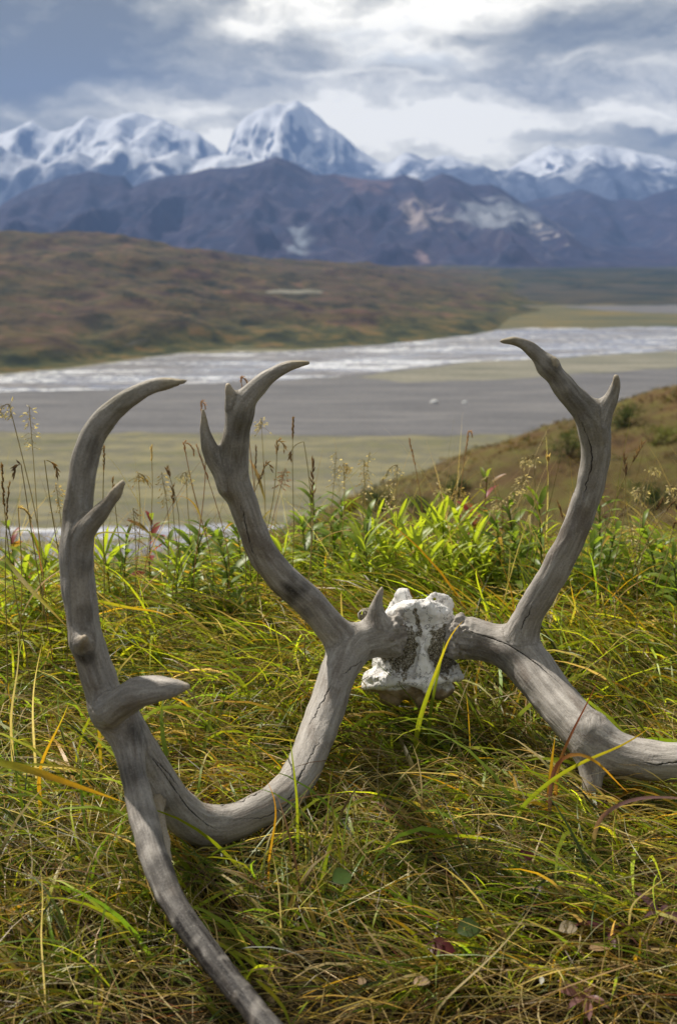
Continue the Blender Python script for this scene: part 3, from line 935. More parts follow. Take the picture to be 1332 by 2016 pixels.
def ell(x, y, c, ra, rb, rc, rot=0.0, tilt=0.0):
    a, b, d = A - (x - 810), B - (y - 1270), C - c
    if rot:
        cr, sr = math.cos(rot), math.sin(rot)
        a, b = a * cr + b * sr, -a * sr + b * cr
    if tilt:
        cr, sr = math.cos(tilt), math.sin(tilt)
        b, d = b * cr + d * sr, -b * sr + d * cr
    q = np.sqrt((a / ra) ** 2 + (b / rb) ** 2 + (d / rc) ** 2)
    return (q - 1) * min(ra, rb, rc)


def cap(p, q, r0, r1):
    p = np.array([p[0] - 810, p[1] - 1270, p[2]]); q = np.array([q[0] - 810, q[1] - 1270, q[2]])
    d = q - p
    t = np.clip(((A - p[0]) * d[0] + (B - p[1]) * d[1] + (C - p[2]) * d[2]) / (d @ d), 0, 1)
    return np.sqrt((A - p[0] - t * d[0]) ** 2 + (B - p[1] - t * d[1]) ** 2 + (C - p[2] - t * d[2]) ** 2) - (r0 + t * (r1 - r0))


F = ell(838, 1262, 25, 66, 60, 62)                                        # brain case
F = smin(F, ell(828, 1226, 24, 70, 32, 74, 0.10, -0.55), 12)               # flat bleached crown
F = smin(F, cap((800, 1255, 4), (765, 1256, 0), 42, 33), 10)              # pedicles
F = smin(F, cap((866, 1262, 4), (905, 1256, 0), 44, 33), 10)
F = smin(F, ell(795, 1194, 46, 22, 33, 13, -0.10), 8)
F = smin(F, ell(776, 1208, 48, 14, 20, 12, 0.5), 6)                    # raised bone flaps at the top
F = smin(F, ell(866, 1204, 42, 34, 34, 8, 0.4), 7)
F = smin(F, ell(832, 1200, 50, 18, 14, 12), 8)
F = np.maximum(F, -cap((859, 1183, 20), (859, 1183, 100), 4.6, 4.6))      # the hole through the flap
F = smin(F, ell(722, 1216, 48, 17, 15, 18), 6)                            # porous knob behind the brow spike
F = smin(F, cap((735, 1220, 48), (780, 1230, 40), 10, 14), 6)
# central ridge widening down to the crest
F = smin(F, ell(812, 1306, 22, 80, 40, 52), 12)
F = smin(F, cap((824, 1236, -34), (829, 1286, -46), 5, 5), 8)
F = smin(F, cap((829, 1286, -46), (818, 1328, -54), 5, 10), 9)
F = smin(F, cap((829, 1286, -46), (846, 1328, -54), 5, 9), 9)
# the two rough hollows beside it
F = np.maximum(F, -ell(800, 1272, -62, 24, 34, 22))
F = np.maximum(F, -ell(861, 1275, -62, 24, 34, 22))
# overhanging crest
F = smin(F, cap((718, 1352, 0), (752, 1343, -34), 6, 6.5), 5)
F = smin(F, cap((752, 1343, -34), (792, 1333, -58), 6.5, 6), 4)
F = smin(F, cap((792, 1333, -58), (834, 1338, -70), 6, 9), 4)
F = smin(F, cap((834, 1332, -66), (834, 1352, -72), 12, 6), 5)
F = smin(F, cap((834, 1338, -70), (868, 1330, -56), 9, 6), 4)
F = smin(F, cap((868, 1330, -56), (904, 1332, -12), 6, 6), 4)
F = smin(F, ell(893, 1320, 0, 13, 18, 14), 6)
F = smin(F, ell(731, 1342, 8, 19, 22, 20, 0.3), 6)
F = smin(F, ell(746, 1326, 2, 28, 12, 20, -0.6), 6)
F = smin(F, ell(815, 1330, -6, 84, 12, 46), 8)
# tan underside with two hanging lobes
F = smin(F, ell(806, 1352, 6, 76, 26, 46), 6)
F = smin(F, ell(768, 1374, -6, 22, 16, 20, 0.3), 6)
F = smin(F, ell(826, 1370, -16, 12, 20, 14, 0.15), 5)
F = smin(F, ell(868, 1360, 0, 26, 16, 30, -0.3), 5)
F = F + 2.0 * perlin(A / 19.0, B / 19.0, C / 19.0).astype(np.float32) + 0.9 * perlin(A / 7.0, B / 7.0, C / 7.0).astype(np.float32)
F = np.maximum(F, -ell(839, 1197, 40, 8, 8, 12))
F = np.maximum(F, -ell(733, 1348, -8, 5, 4, 9))
F = np.maximum(F, -ell(716, 1362, 0, 4, 4, 9))
F = np.maximum(F, -ell(792, 1364, -44, 3, 3, 10))
F = np.maximum(F, -ell(815, 1356, -44, 3, 2.5, 10))
F = np.maximum(F, -ell(812, 1326, -58, 4, 8, 6, 0.4))
V, Q = surface_nets(F.astype(np.float32), lo.astype(float), hpx)
V = laplace(V, Q, 4)
a, b, c_ = V.T
ap, bp = a + 810, b + 1270
jit = 0.25 * perlin(a / 14, b / 14, c_ / 14) + 0.22 * perlin(a / 6, b / 6, c_ / 6)
crust = np.maximum(smoothstep(1.2, 0.75, np.sqrt(((ap - 794) / 40) ** 2 + ((bp - 1280) / 50) ** 2) + 1.5 * jit), smoothstep(1.2, 0.75, np.sqrt(((ap - 868) / 38) ** 2 + ((bp - 1278) / 52) ** 2) + jit))
crust = np.maximum(crust, 0.9 * smoothstep(1.2, 0.5, np.abs(ap - (815 + (bp - 1200) * 0.22) - 3 * perlin(b / 6, 0.2, 0.4)) / 5.5) * smoothstep(1185, 1200, bp) * smoothstep(1256, 1244, bp))
ridge = smoothstep(13, 7, np.abs(ap - 829 - 4 * perlin(b / 12, 0.3, 0.7)) - np.maximum(bp - 1286, 0) * 0.55 - np.maximum(1262 - bp, 0) * 0.5) * smoothstep(1246, 1258, bp)
crust = crust * (1 - ridge) * smoothstep(60, 20, c_)
crust = np.maximum(crust, smoothstep(1.3, 0.8, np.sqrt(((ap - 722) / 18) ** 2 + ((bp - 1216) / 18) ** 2)))
crust = np.clip(crust + 0.5 * perlin(a / 9, b / 9, c_ / 9) * (crust > 0.02), 0, 1)
tan = smoothstep(1343, 1352, bp - 0.10 * np.abs(ap - 810) + 6 * perlin(a / 12, b / 12, c_ / 12))
N = vertex_normals(V, Q)
V = V + N * (crust * 3.4 * (perlin(a / 3.4, b / 3.4, c_ / 3.4) - 0.1))[:, None]
W = SKO + SKS * (V[:, :1] * EA + V[:, 1:2] * EB + V[:, 2:] * EC)
m, g = material('bleached_bone')
p = g.pos()
n1 = g.noise(p, 55, 6, 0.65)
n2 = g.noise(p, 520, 4, 0.65)
c = g.ramp(n1, [(0.3, srgb(196, 192, 188)), (0.5, srgb(236, 234, 231)), (0.7, srgb(247, 246, 244))])
c = g.mix(g.math('MULTIPLY', g.mr(n2, 0.60, 0.70), 0.35), c, srgb(120, 114, 108))
cr = g.n('ShaderNodeTexVoronoi', {'feature': 'DISTANCE_TO_EDGE'}, Vector=g.vmath('ADD', p, g.vmath('SCALE', g.noise(p, 90, 4, 0.6, col=True))), Scale=38.0).outputs[0]
cr.node.inputs[0].links[0].from_node.inputs[1].links[0].from_node.inputs['Scale'].default_value = 0.03
c = g.mix(g.math('MULTIPLY', g.mr(cr, 0.030, 0.008), 0.75), c, srgb(72, 66, 60))
c = g.mix(g.attr('tan'), c, g.ramp(n1, [(0.3, srgb(104, 88, 66)), (0.55, srgb(158, 138, 108)), (0.75, srgb(188, 172, 144))]))
lich = g.ramp(n2, [(0.36, srgb(44, 39, 32)), (0.46, srgb(104, 96, 80)), (0.55, srgb(146, 138, 120)), (0.64, srgb(206, 201, 190))])
c = g.mix(g.mr(g.math('ADD', g.attr('crust'), g.math('MULTIPLY', g.math('SUBTRACT', n2, 0.5), 1.3)), 0.48, 0.80), c, lich)
finish(g, pbsdf(g, c, 0.75, g.bump(g.math('ADD', n2, n1), 0.6, 0.002), 0.2))
o = mesh_obj('cranium', W, Q, m)
o.parent = skull_root
o.matrix_parent_inverse = skull_root.matrix_world.inverted()
set_attr(o, 'crust', crust)
set_attr(o, 'tan', tan)
skc = np.concatenate([[*SKO, 0.055]]).reshape(1, 4)
SOLID.append(np.array([[*P(800, 1255, 1.51)[0], 0.05], [*P(850, 1255, 1.51)[0], 0.05], [*P(800, 1340, 1.50)[0], 0.035], [*P(770, 1345, 1.50)[0], 0.03], [*P(860, 1345, 1.50)[0], 0.03], [*P(730, 1345, 1.51)[0], 0.02], [*P(820, 1210, 1.53)[0], 0.04]]))


# ------------------------------------------------------------------ grass
def leaf_material(name, trans=0.46, rough=0.42, spec=0.32):
    m, g = material(name)
    c = g.attr('col', 'Color')
    n = g.noise(g.pos((160, 160, 160)), 1.0, 3, 0.6)
    c = g.mix(g.mr(n, 0.42, 0.62, 0.0, 0.32), c, g.mix(0.5, c, (0.10, 0.075, 0.02, 1)))
    d = pbsdf(g, c, rough, None, spec)
    t = g.n('ShaderNodeBsdfTranslucent', None, Color=g.mix(1.0, c, (1.8, 1.75, 0.85, 1), 'MULTIPLY'))
    finish(g, g.n('ShaderNodeMixShader', None, i0=trans, i1=d, i2=t))
    return m


GRASS = leaf_material('grass_leaf')
PAL = {'green': (0.145, 0.215, 0.018), 'bright': (0.34, 0.395, 0.024), 'dark': (0.045, 0.075, 0.014), 'olive': (0.22, 0.19, 0.035), 'straw': (0.50, 0.40, 0.20),
       'tan': (0.36, 0.26, 0.115), 'brown': (0.115, 0.07, 0.03), 'gold': (0.46, 0.27, 0.022), 'red': (0.19, 0.065, 0.04), 'pale': (0.50, 0.44, 0.30)}

# where the skull and antlers stand as seen from the path: blades that would grow across them are thinned out
MS = 4
MASK = np.full((2016 // MS + 1, 1332 // MS + 1), 1e9, np.float32)
MRAD = np.zeros_like(MASK)
for S in SOLID:
    for x, y, z, r in S[::2]:
        t = y * CT - (z - CAM_H) * ST
        px = 666 + FPX * x / t
        py = 1008 - FPX * (y * ST + (z - CAM_H) * CT) / t
        R = r * FPX / t / MS
        i0, i1 = int(max(0, py / MS - R)), int(min(MASK.shape[0] - 1, py / MS + R + 1))
        j0, j1 = int(max(0, px / MS - R)), int(min(MASK.shape[1] - 1, px / MS + R + 1))
        if i1 <= i0 or j1 <= j0:
            continue
        ii, jj = np.mgrid[i0:i1, j0:j1]
        k = (ii - py / MS) ** 2 + (jj - px / MS) ** 2 <= R * R
        sub, sr = MASK[i0:i1, j0:j1], MRAD[i0:i1, j0:j1]
        kk = k & (t < sub)
        sub[kk] = t
        sr[kk] = r

for i0, i1, j0, j1 in ((1490, 1650, 535, 640), (1525, 1590, 1125, 1205), (1985, 2016, 470, 620), (1500, 1545, 1200, 1332)):
    MASK[i0 // MS:i1 // MS, j0 // MS:j1 // MS] = 1e9        # places where the grass stands over the beams


def project(V):
    x, y, z = V[..., 0], V[..., 1], V[..., 2] - CAM_H
    t = y * CT - z * ST
    return 666 + FPX * x / t, 1008 - FPX * (y * ST + z * CT) / t, t


def make_blades(base, az, L, W, e0, e1, curl, roll, K=6, lift=None, lie=False, keep=0.05):
    n = len(az)
    pos = base.copy()
    pts = [pos.copy()]
    tang = []
    for k in range(K):
        f = (k + 0.5) / K
        e = e0 + (e1 - e0) * f ** 1.25
        a = az + curl * f
        d = np.stack([np.cos(a) * np.cos(e), np.sin(a) * np.cos(e), np.sin(e)], 1)
        tang.append(d)
        pos = pos + d * (L / K)[:, None]
        if lie:
            zmin = ground_z(pos[:, 0], pos[:, 1]) + lift
            pos[:, 2] = np.maximum(pos[:, 2], zmin)
        pts.append(pos.copy())
    C = np.stack(pts, 1)                                   # n, K+1, 3
    T = np.gradient(C, axis=1)
    T /= np.maximum(np.linalg.norm(T, axis=2, keepdims=True), 1e-9)
    side = np.stack([-np.sin(az), np.cos(az), np.zeros(n)], 1)[:, None, :] * np.ones((1, K + 1, 1))
    up = np.cross(T, side)
    s = side * np.cos(roll)[:, None, None] + up * np.sin(roll)[:, None, None]
    f = np.linspace(0, 1, K + 1)
    prof = np.minimum(1, 0.55 + 2.2 * f) * (1 - f ** 2.6) + 0.03
    w = W[:, None, None] * prof[None, :, None] * 0.5
    V = np.stack([C - s * w, C + s * w], 2)                # n, K+1, 2, 3
    px, py, t = project(C)
    ok = (t > 0.1) & (px >= 0) & (px < 1331) & (py >= 0) & (py < 2015)
    i = np.clip(np.nan_to_num(py) / MS, 0, MASK.shape[0] - 1).astype(int)
    j = np.clip(np.nan_to_num(px) / MS, 0, MASK.shape[1] - 1).astype(int)
    mt, mr_ = MASK[i, j], MRAD[i, j]
    front = ok & (mt < 1e8) & (t < mt + mr_)
    bad = front.any(1) & (rng.random(n) > keep)
    inside = (ok & (np.abs(t - mt) < mr_ * 0.9)).any(1)
    close = (np.linalg.norm(C - np.array([0, 0, CAM_H]), axis=2) < 0.28).any(1)
    good = ~(bad | inside | close)
    return V[good], good


def blade_mesh(name, Vs, Cs, mat, K=6):
    V = np.concatenate(Vs)
    Cc = np.concatenate(Cs)
    n = len(V)
    st = (K + 1) * 2
    b = np.arange(n)[:, None] * st
    q = []
    for k in range(K):
        q.append(np.stack([b[:, 0] + 2 * k, b[:, 0] + 2 * k + 1, b[:, 0] + 2 * k + 3, b[:, 0] + 2 * k + 2], 1))
    Q = np.stack(q, 1).reshape(-1, 4)
    o = mesh_obj(name, V.reshape(-1, 3), Q, mat)
    c4 = np.concatenate([Cc, np.ones(Cc.shape[:2] + (1,))], 2)
    set_attr(o, 'col', np.repeat(c4[:, :, None, :], 2, 2).reshape(-1, 4), 'FLOAT_COLOR')
    return o


def colours(n, names, probs, tipp=0.3, K=6, tips=('gold', 'straw', 'tan', 'brown')):
    names = list(names)
    probs = np.array(probs, float) / np.sum(probs)
    c = np.array([PAL[k] for k in names])[rng.choice(len(names), n, p=probs)]
    c = c * rng.uniform(0.7, 1.3, (n, 1)) * rng.uniform(0.9, 1.1, (n, 3))
    tc = np.array([PAL[k] for k in tips])[rng.integers(0, len(tips), n)] * rng.uniform(0.8, 1.2, (n, 1))
    has = rng.random(n) < tipp
    c = c * (0.5 + 1.15 * rng.random((n, 1)) ** 1.3)
    start = np.where(has, rng.uniform(0.25, 0.85, n), rng.uniform(0.9, 1.2, n))
    f = np.linspace(0, 1, K + 1)[None, :]
    w = smoothstep(0, 0.3, (f - start[:, None]))
    c3 = c[:, None, :] * (1 - w[..., None]) + tc[:, None, :] * w[..., None]
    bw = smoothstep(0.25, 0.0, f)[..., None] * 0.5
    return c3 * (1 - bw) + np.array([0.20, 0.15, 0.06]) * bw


def scatter(n, y0, y1, spread=0.37, pad=0.28):
    y = rng.uniform(y0, y1, int(n * 1.6))
    wd = spread * y + pad
    k = rng.random(len(y)) < wd / (spread * y1 + pad)
    y = y[k][:n]
    x = rng.uniform(-1, 1, len(y)) * (spread * y + pad)
    return x, y


def flow(x, y):
    return math.pi * (1.15 + 1.1 * perlin(x * 1.5 + 3.3, y * 1.5, 0.4) + 0.5 * perlin(x * 4.1, y * 4.1, 5.0))


Vs, Cs = [], []


def put(x, y, az, L, W, e0, e1, names, probs, tipp, lie=False, lift=0.0, curl=0.5, keep=0.05, sink=0.004, rollr=0.9):
    n = len(x)
    z = ground_z(x, y) - sink
    lift = np.broadcast_to(lift, n)
    base = np.stack([x, y, z + (lift if lie else 0)], 1)
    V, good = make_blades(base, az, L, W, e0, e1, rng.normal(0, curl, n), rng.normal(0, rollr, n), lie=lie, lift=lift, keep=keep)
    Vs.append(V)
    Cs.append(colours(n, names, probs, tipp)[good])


# matted thatch of dead and living blades pressed flat
n = 38000
x, y = scatter(n, 0.60, 2.5)
n = len(x)
L = rng.uniform(0.05, 0.20, n)
az = flow(x, y) + rng.normal(0, 0.75, n) + (rng.random(n) < 0.18) * rng.uniform(0, 6.28, n)
dry = smoothstep(-0.25, 0.35, perlin(x * 2.6, y * 2.6, 8.0) + 0.55 * smoothstep(1.45, 0.85, y) - 0.05)
isdry = rng.random(n) < 0.30 + 0.55 * dry
for sel, nm, pr in ((isdry, ('straw', 'tan', 'brown', 'pale', 'olive', 'red'), (4, 4, 5, 1.4, 2, 0.5)), (~isdry, ('green', 'dark', 'olive', 'bright', 'tan'), (4, 6, 3, 0.8, 1.5))):
    k = np.nonzero(sel)[0]
    put(x[k], y[k], az[k], L[k], rng.uniform(0.0007, 0.0017, len(k)), rng.uniform(0.1, 0.7, len(k)), rng.uniform(-0.5, 0.15, len(k)), nm, pr, 0.35, lie=True,
        lift=rng.random(len(k)) ** 2.0 * 0.042, curl=0.55, keep=0.02)
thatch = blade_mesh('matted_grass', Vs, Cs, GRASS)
tag(thatch, 'matted straw coloured and green grass pressed flat on the knoll', 'matted grass', kind='stuff')

# arching tufts
Vs, Cs = [], []
nt = 1350
tx, ty = scatter(nt, 0.95, 2.7)
nt = len(tx)
cnt = rng.integers(16, 46, nt)
ti = np.repeat(np.arange(nt), cnt)
n = len(ti)
x = tx[ti] + rng.normal(0, 0.022, n)
y = ty[ti] + rng.normal(0, 0.022, n)
size = rng.uniform(0.65, 1.25, nt)[ti]
hgt = (0.085 + 0.10 * smoothstep(1.25, 1.9, y)) * size
lean = flow(tx, ty)[ti] + rng.normal(0, 0.85, n)
L = hgt * rng.uniform(0.8, 1.7, n) * (1 - 0.22 * smoothstep(1.65, 1.95, y))
e0 = rng.uniform(0.5, 1.3, n)
e1 = e0 - rng.uniform(0.6, 2.1, n)
kind = rng.random(nt)[ti]
gold = 0.5 * smoothstep(0.25, 0.75, x / (0.3 * y + .01)) * smoothstep(1.3, 1.7, y)
for lo, hi, nm, pr, tp in ((0, 0.56, ('green', 'bright', 'dark', 'olive'), (5, 4, 3, 1.5), 0.30), (0.56, 0.84, ('bright', 'olive', 'gold', 'green'), (5, 3, 1.2, 3), 0.5), (0.84, 1.01, ('straw', 'tan', 'olive', 'gold', 'brown'), (3, 4, 3, 1.2, 2), 0.4)):
    k = np.nonzero((kind >= lo) & (kind < hi))[0]
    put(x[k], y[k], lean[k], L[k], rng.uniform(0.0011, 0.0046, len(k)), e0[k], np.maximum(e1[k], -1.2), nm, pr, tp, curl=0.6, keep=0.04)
# upright growth on the crest, thinner where the broad leaved herbs stand
n = 17000
x, y = scatter(n, 1.75, 3.3)
keep_ = (rng.random(len(x)) > 0.75) | (np.hypot((x - 0.135) / 0.17, (y - 2.03) / 0.22) > 1)
keep_ &= (rng.random(len(x)) > 0.55) | (np.hypot((x + 0.215) / 0.10, (y - 1.95) / 0.2) > 1) & (np.hypot((x - 0.50) / 0.10, (y - 2.05) / 0.2) > 1)
x, y = x[keep_], y[keep_]
n = len(x)
az = rng.uniform(0, 6.28, n)
L = rng.uniform(0.06, 0.185, n) * (1 + 0.25 * perlin(x * 1.9, y * 1.9, 4.0)) * (0.75 + 0.25 * smoothstep(1.75, 2.3, y))
put(x, y, az, L, rng.uniform(0.0013, 0.0036, n), rng.uniform(0.8, 1.5, n), rng.uniform(-0.7, 0.9, n), ('green', 'bright', 'olive', 'straw', 'gold', 'tan'), (5, 5, 2, 1.3, 0.7, 1.2), 0.4, curl=0.5)
# broad leaves among the tufts
n = 2600
x, y = scatter(n, 1.15, 2.7)
n = len(x)
put(x, y, flow(x, y) + rng.normal(0, 1.0, n), rng.uniform(0.10, 0.24, n), rng.uniform(0.004, 0.0075, n), rng.uniform(0.5, 1.25, n), rng.uniform(-1.1, 0.3, n), ('green', 'bright', 'gold', 'olive'), (5, 5, 0.9, 1.5), 0.45, curl=0.5, keep=0.0, rollr=0.6)
# the slope beyond the crest
n = 7000
x, y = scatter(n, 3.2, 7.0)
n = len(x)
put(x, y, rng.uniform(0, 6.28, n), rng.uniform(0.15, 0.34, n), rng.uniform(0.003, 0.006, n), rng.uniform(0.7, 1.5, n), rng.uniform(-0.7, 0.9, n), ('green', 'olive', 'straw', 'tan', 'bright'), (4, 3, 2, 2, 2), 0.4)
# thin dry culms over the crest
n = 420
x, y = scatter(n, 1.75, 2.9)
n = len(x)
put(x, y, rng.uniform(0, 6.28, n), rng.uniform(0.22, 0.42, n), rng.uniform(0.0009, 0.0016, n), rng.uniform(1.2, 1.55, n), rng.uniform(0.3, 1.4, n), ('straw', 'tan', 'brown', 'olive', 'red'), (4, 4, 1.5, 2, 0.6), 0.3, keep=0.0, curl=0.3)
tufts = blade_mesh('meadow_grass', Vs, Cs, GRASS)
tag(tufts, 'arching green and yellow grass tufts covering the knoll to its crest', 'grass', kind='stuff')


# ------------------------------------------------------------------ plants, stalks, single blades, fallen leaves
LEAF = leaf_material('herb_leaf', 0.52, 0.42, 0.35)
DRY = leaf_material('dry_stalk', 0.35, 0.6, 0.2)
dg = bpy.context.evaluated_depsgraph_get()
HB = BVHTree.FromObject(hill, dg)


def hit_ground(px, py):
    h = HB.ray_cast(Vector((0, 0, CAM_H)), Vector(ray(px, py)))
    return np.array(h[0]) if h[0] else None


def leaf_mesh(name, length, width, fold, droop, c0, c1, n=6, notch=0.0):
    """one leaf along +X with a folded midrib, as a small grid of faces"""
    f = np.linspace(0, 1, n + 1)
    ang = -droop * f ** 1.3
    dx = np.concatenate([[0], np.cumsum(np.cos(ang[:-1]))]) * length / n
    dz = np.concatenate([[0], np.cumsum(np.sin(ang[:-1]))]) * length / n
    w = width * 0.5 * (np.sin(np.pi * np.clip(f * 0.97 + 0.03, 0, 1)) ** 0.8) * (1 + notch * np.cos(f * 30))
    V, C = [], []
    for k in range(n + 1):
        for s in (-1, 0, 1):
            V.append((dx[k], s * w[k], dz[k] + abs(s) * w[k] * fold))
            cc = np.array(c0) * (1 - f[k]) + np.array(c1) * f[k]
            C.append([*(cc * (1.25 if s == 0 else 1.0)), 1])
    Fc = grid_faces(n + 1, 3)
    me = bpy.data.meshes.new(name)
    me.from_pydata(V, [], Fc.tolist())
    me.polygons.foreach_set('use_smooth', np.ones(len(me.polygons), bool))
    a = me.attributes.new('col', 'FLOAT_COLOR', 'POINT')
    a.data.foreach_set('color', np.array(C, np.float32).ravel())
    me.materials.append(LEAF)
    return me


def tube(pts, rad, col, sides=4):
    """(vertices, faces, colours) of a thin stem"""
    pts = np.asarray(pts, float)
    n = len(pts)
    rad = np.broadcast_to(rad, n)
    T = np.gradient(pts, axis=0)
    T /= np.maximum(np.linalg.norm(T, axis=1)[:, None], 1e-9)
    A = np.cross(T, [0.3, 1, 0.1]); A /= np.maximum(np.linalg.norm(A, axis=1)[:, None], 1e-9)
    B = np.cross(T, A)
    V = []
    for k in range(sides):
        t = 2 * math.pi * k / sides
        V.append(pts + (A * math.cos(t) + B * math.sin(t)) * rad[:, None])
    V = np.stack(V, 1).reshape(-1, 3)
    Fq = [(i * sides + k, i * sides + (k + 1) % sides, (i + 1) * sides + (k + 1) % sides, (i + 1) * sides + k) for i in range(n - 1) for k in range(sides)]
    return V, Fq, np.broadcast_to(np.array([*col, 1.0]), (len(V), 4))


def join(parts):
    V, Fq, C, o = [], [], [], 0
    for v, f, c in parts:
        V.append(v); C.append(c)
        Fq += [tuple(i + o for i in q) for q in f]
        o += len(v)
    return np.concatenate(V), Fq, np.concatenate(C)


def part(name, geo, mat, parent, local=None):
    V, Fq, C = geo
    o = mesh_obj(name, V, Fq, mat)
    set_attr(o, 'col', C, 'FLOAT_COLOR')
    if parent is not None:
        o.parent = parent
        if local is not None:
            o.location = local
    return o


GRN, YG, DG = (0.20, 0.27, 0.028), (0.33, 0.39, 0.032), (0.10, 0.165, 0.024)
LEAVES = {
    'rosette': [leaf_mesh('leaf', 1, w, 0.35, dr, GRN, YG) for w, dr in ((0.12, 0.5), (0.14, 0.9), (0.105, 0.25))],
    'willow': [leaf_mesh('leaf', 1, w, 0.25, dr, DG, GRN) for w, dr in ((0.20, 0.9), (0.24, 0.6), (0.18, 1.2))],
    'red': [leaf_mesh('leaf', 1, w, 0.25, dr, a, b) for w, dr, a, b in ((0.22, 0.8, (0.22, 0.035, 0.03), (0.30, 0.05, 0.05)), (0.26, 0.5, (0.16, 0.17, 0.03), (0.30, 0.10, 0.03)), (0.2, 1.0, (0.13, 0.2, 0.03), (0.2, 0.22, 0.03)))],
}


def herb(px, py, Yd, kind, label, spread=1.0, nl=22, group=None):
    top, s = P(px, py - (26 if kind == 'willow' else 14) + max(-34, min(18, random.gauss(0, 16))), Yd)
    bx, by_ = top[0] + random.uniform(-.03, .03), Yd + random.uniform(-.03, .03)
    gz = float(ground_z(bx, by_))
    root = empty('leafy_plant', (bx, by_, gz))
    tag(root, label, 'plant', group)
    t = np.linspace(0, 1, 9)[:, None]
    end = top - np.array([bx, by_, gz])
    bend = np.array([random.uniform(-.02, .02), random.uniform(-.02, .02), 0])
    path = end * t + bend * np.sin(np.pi * t)
    sc = (0.14, 0.07, 0.03) if kind == 'red' else (0.13, 0.15, 0.03)
    part('stem', tube(path, np.linspace(0.0022, 0.0012, 9), sc), DRY, root)
    H = end[2]
    for i in range(nl):
        f = i / (nl - 1)
        q = 1 - (1 - f) ** 1.0 * min(0.85, 0.17 / max(H, .1)) if kind == 'rosette' else 0.30 + 0.70 * f
        pt = np.array([np.interp(q, t[:, 0], path[:, j]) for j in range(3)])
        a = i * 2.39996 + random.uniform(-.3, .3)
        if kind == 'rosette':
            el = math.radians(-5 + 68 * f ** 1.3 + random.uniform(-14, 14))
            ln = (0.078 - 0.018 * f) * random.uniform(0.8, 1.25) * spread
        else:
            el = math.radians(10 + 40 * f + random.uniform(-12, 12))
            ln = (0.070 - 0.028 * f ** 2) * random.uniform(0.75, 1.2) * spread
        o = bpy.data.objects.new('leaf', random.choice(LEAVES[kind]))
        o.parent = root
        o.location = pt.tolist()
        o.rotation_euler = (random.uniform(-.5, .5), -el, a)
        o.scale = (ln, ln * random.uniform(.85, 1.2), ln)
        COL.objects.link(o)
    return root


HERBS = [
    (782, 1046, 2.12, 'rosette', 'bright lime green leafy rosette standing tallest directly above the skull'),
    (838, 1040, 2.16, 'rosette', 'lime green leafy shoot between the two brightest rosettes behind the skull'),
    (870, 1068, 2.05, 'rosette', 'lime green leafy shoot just right of the brightest clump behind the skull'),
    (845, 1112, 1.92, 'rosette', 'low star shaped yellow green rosette nearest the top of the skull'),
    (752, 1086, 2.02, 'rosette', 'spreading green rosette left of the lime clump behind the skull'),
    (905, 1088, 2.06, 'rosette', 'green rosette between the lime clump and the rising right antler'),
    (612, 1016, 2.22, 'willow', 'tall leafy green plant right of the forked middle antler'),
    (590, 1050, 2.12, 'willow', 'dark green leafy plant close to the bend of the middle antler'),
    (648, 1062, 2.10, 'willow', 'dense leafy green plant between the middle antler and the lime rosettes'),
    (402, 1082, 1.95, 'willow', 'leafy green plant with curled leaves left of the middle antler stem'),
    (440, 1104, 1.90, 'willow', 'leafy green plant touching the left edge of the middle antler'),
    (372, 1104, 1.98, 'willow', 'small leafy green plant between the two left antler stems'),
    (92, 1104, 1.85, 'rosette', 'bright green rosette just left of the tall left antler'),
    (50, 1132, 1.85, 'rosette', 'bright green rosette near the left edge of the grass'),
    (1178, 1018, 2.10, 'willow', 'leafy green plant growing right behind the right antler stem'),
    (1212, 1072, 2.02, 'willow', 'leafy green plant a little right of the right antler stem'),
    (1262, 1082, 2.02, 'willow', 'drooping leafy plant farther right of the right antler'),
    (1170, 1085, 2.0, 'willow', 'low leafy green plant tight against the right antler stem'),
    (958, 968, 2.25, 'red', 'red and green leafed plant standing above the grass left of the right antler'),
    (925, 1010, 2.2, 'red', 'yellow green plant with reddening leaves beside the taller red one'),
    (300, 1030, 2.2, 'red', 'reddening leafy plant against the stream between the left antlers'),
    (18, 1040, 2.1, 'red', 'crimson leafed plant at the far left of the crest'),
    (930, 1065, 2.1, 'rosette', 'pale green rosette left of the foot of the right antler branch'),
    (1010, 1085, 2.0, 'willow', 'small leafy green plant in the grass left of the right antler branch'),
    (700, 1090, 2.05, 'willow', 'small leafy green plant left of the lime rosettes'),
    (250, 1075, 2.05, 'willow', 'small leafy plant showing just right of the tall left antler'),
]
CLUMP = [(740, 1062, 'leftmost of the clump'), (806, 1070, 'in the middle of the clump'), (818, 1098, 'low in the middle of the clump'), (880, 1102, 'low on the right of the clump'), (900, 1055, 'high on the right of the clump'),
         (930, 1090, 'at the right end of the clump'), (770, 1110, 'low on the left of the clump'), (715, 1108, 'at the left foot of the clump'), (858, 1042, 'tall near the right of the clump')]
HERBS += [(px, py, 2.12 - 0.0028 * (py - 1040), 'rosette', 'lime green leafy shoot ' + w + ' behind the skull') for px, py, w in CLUMP]
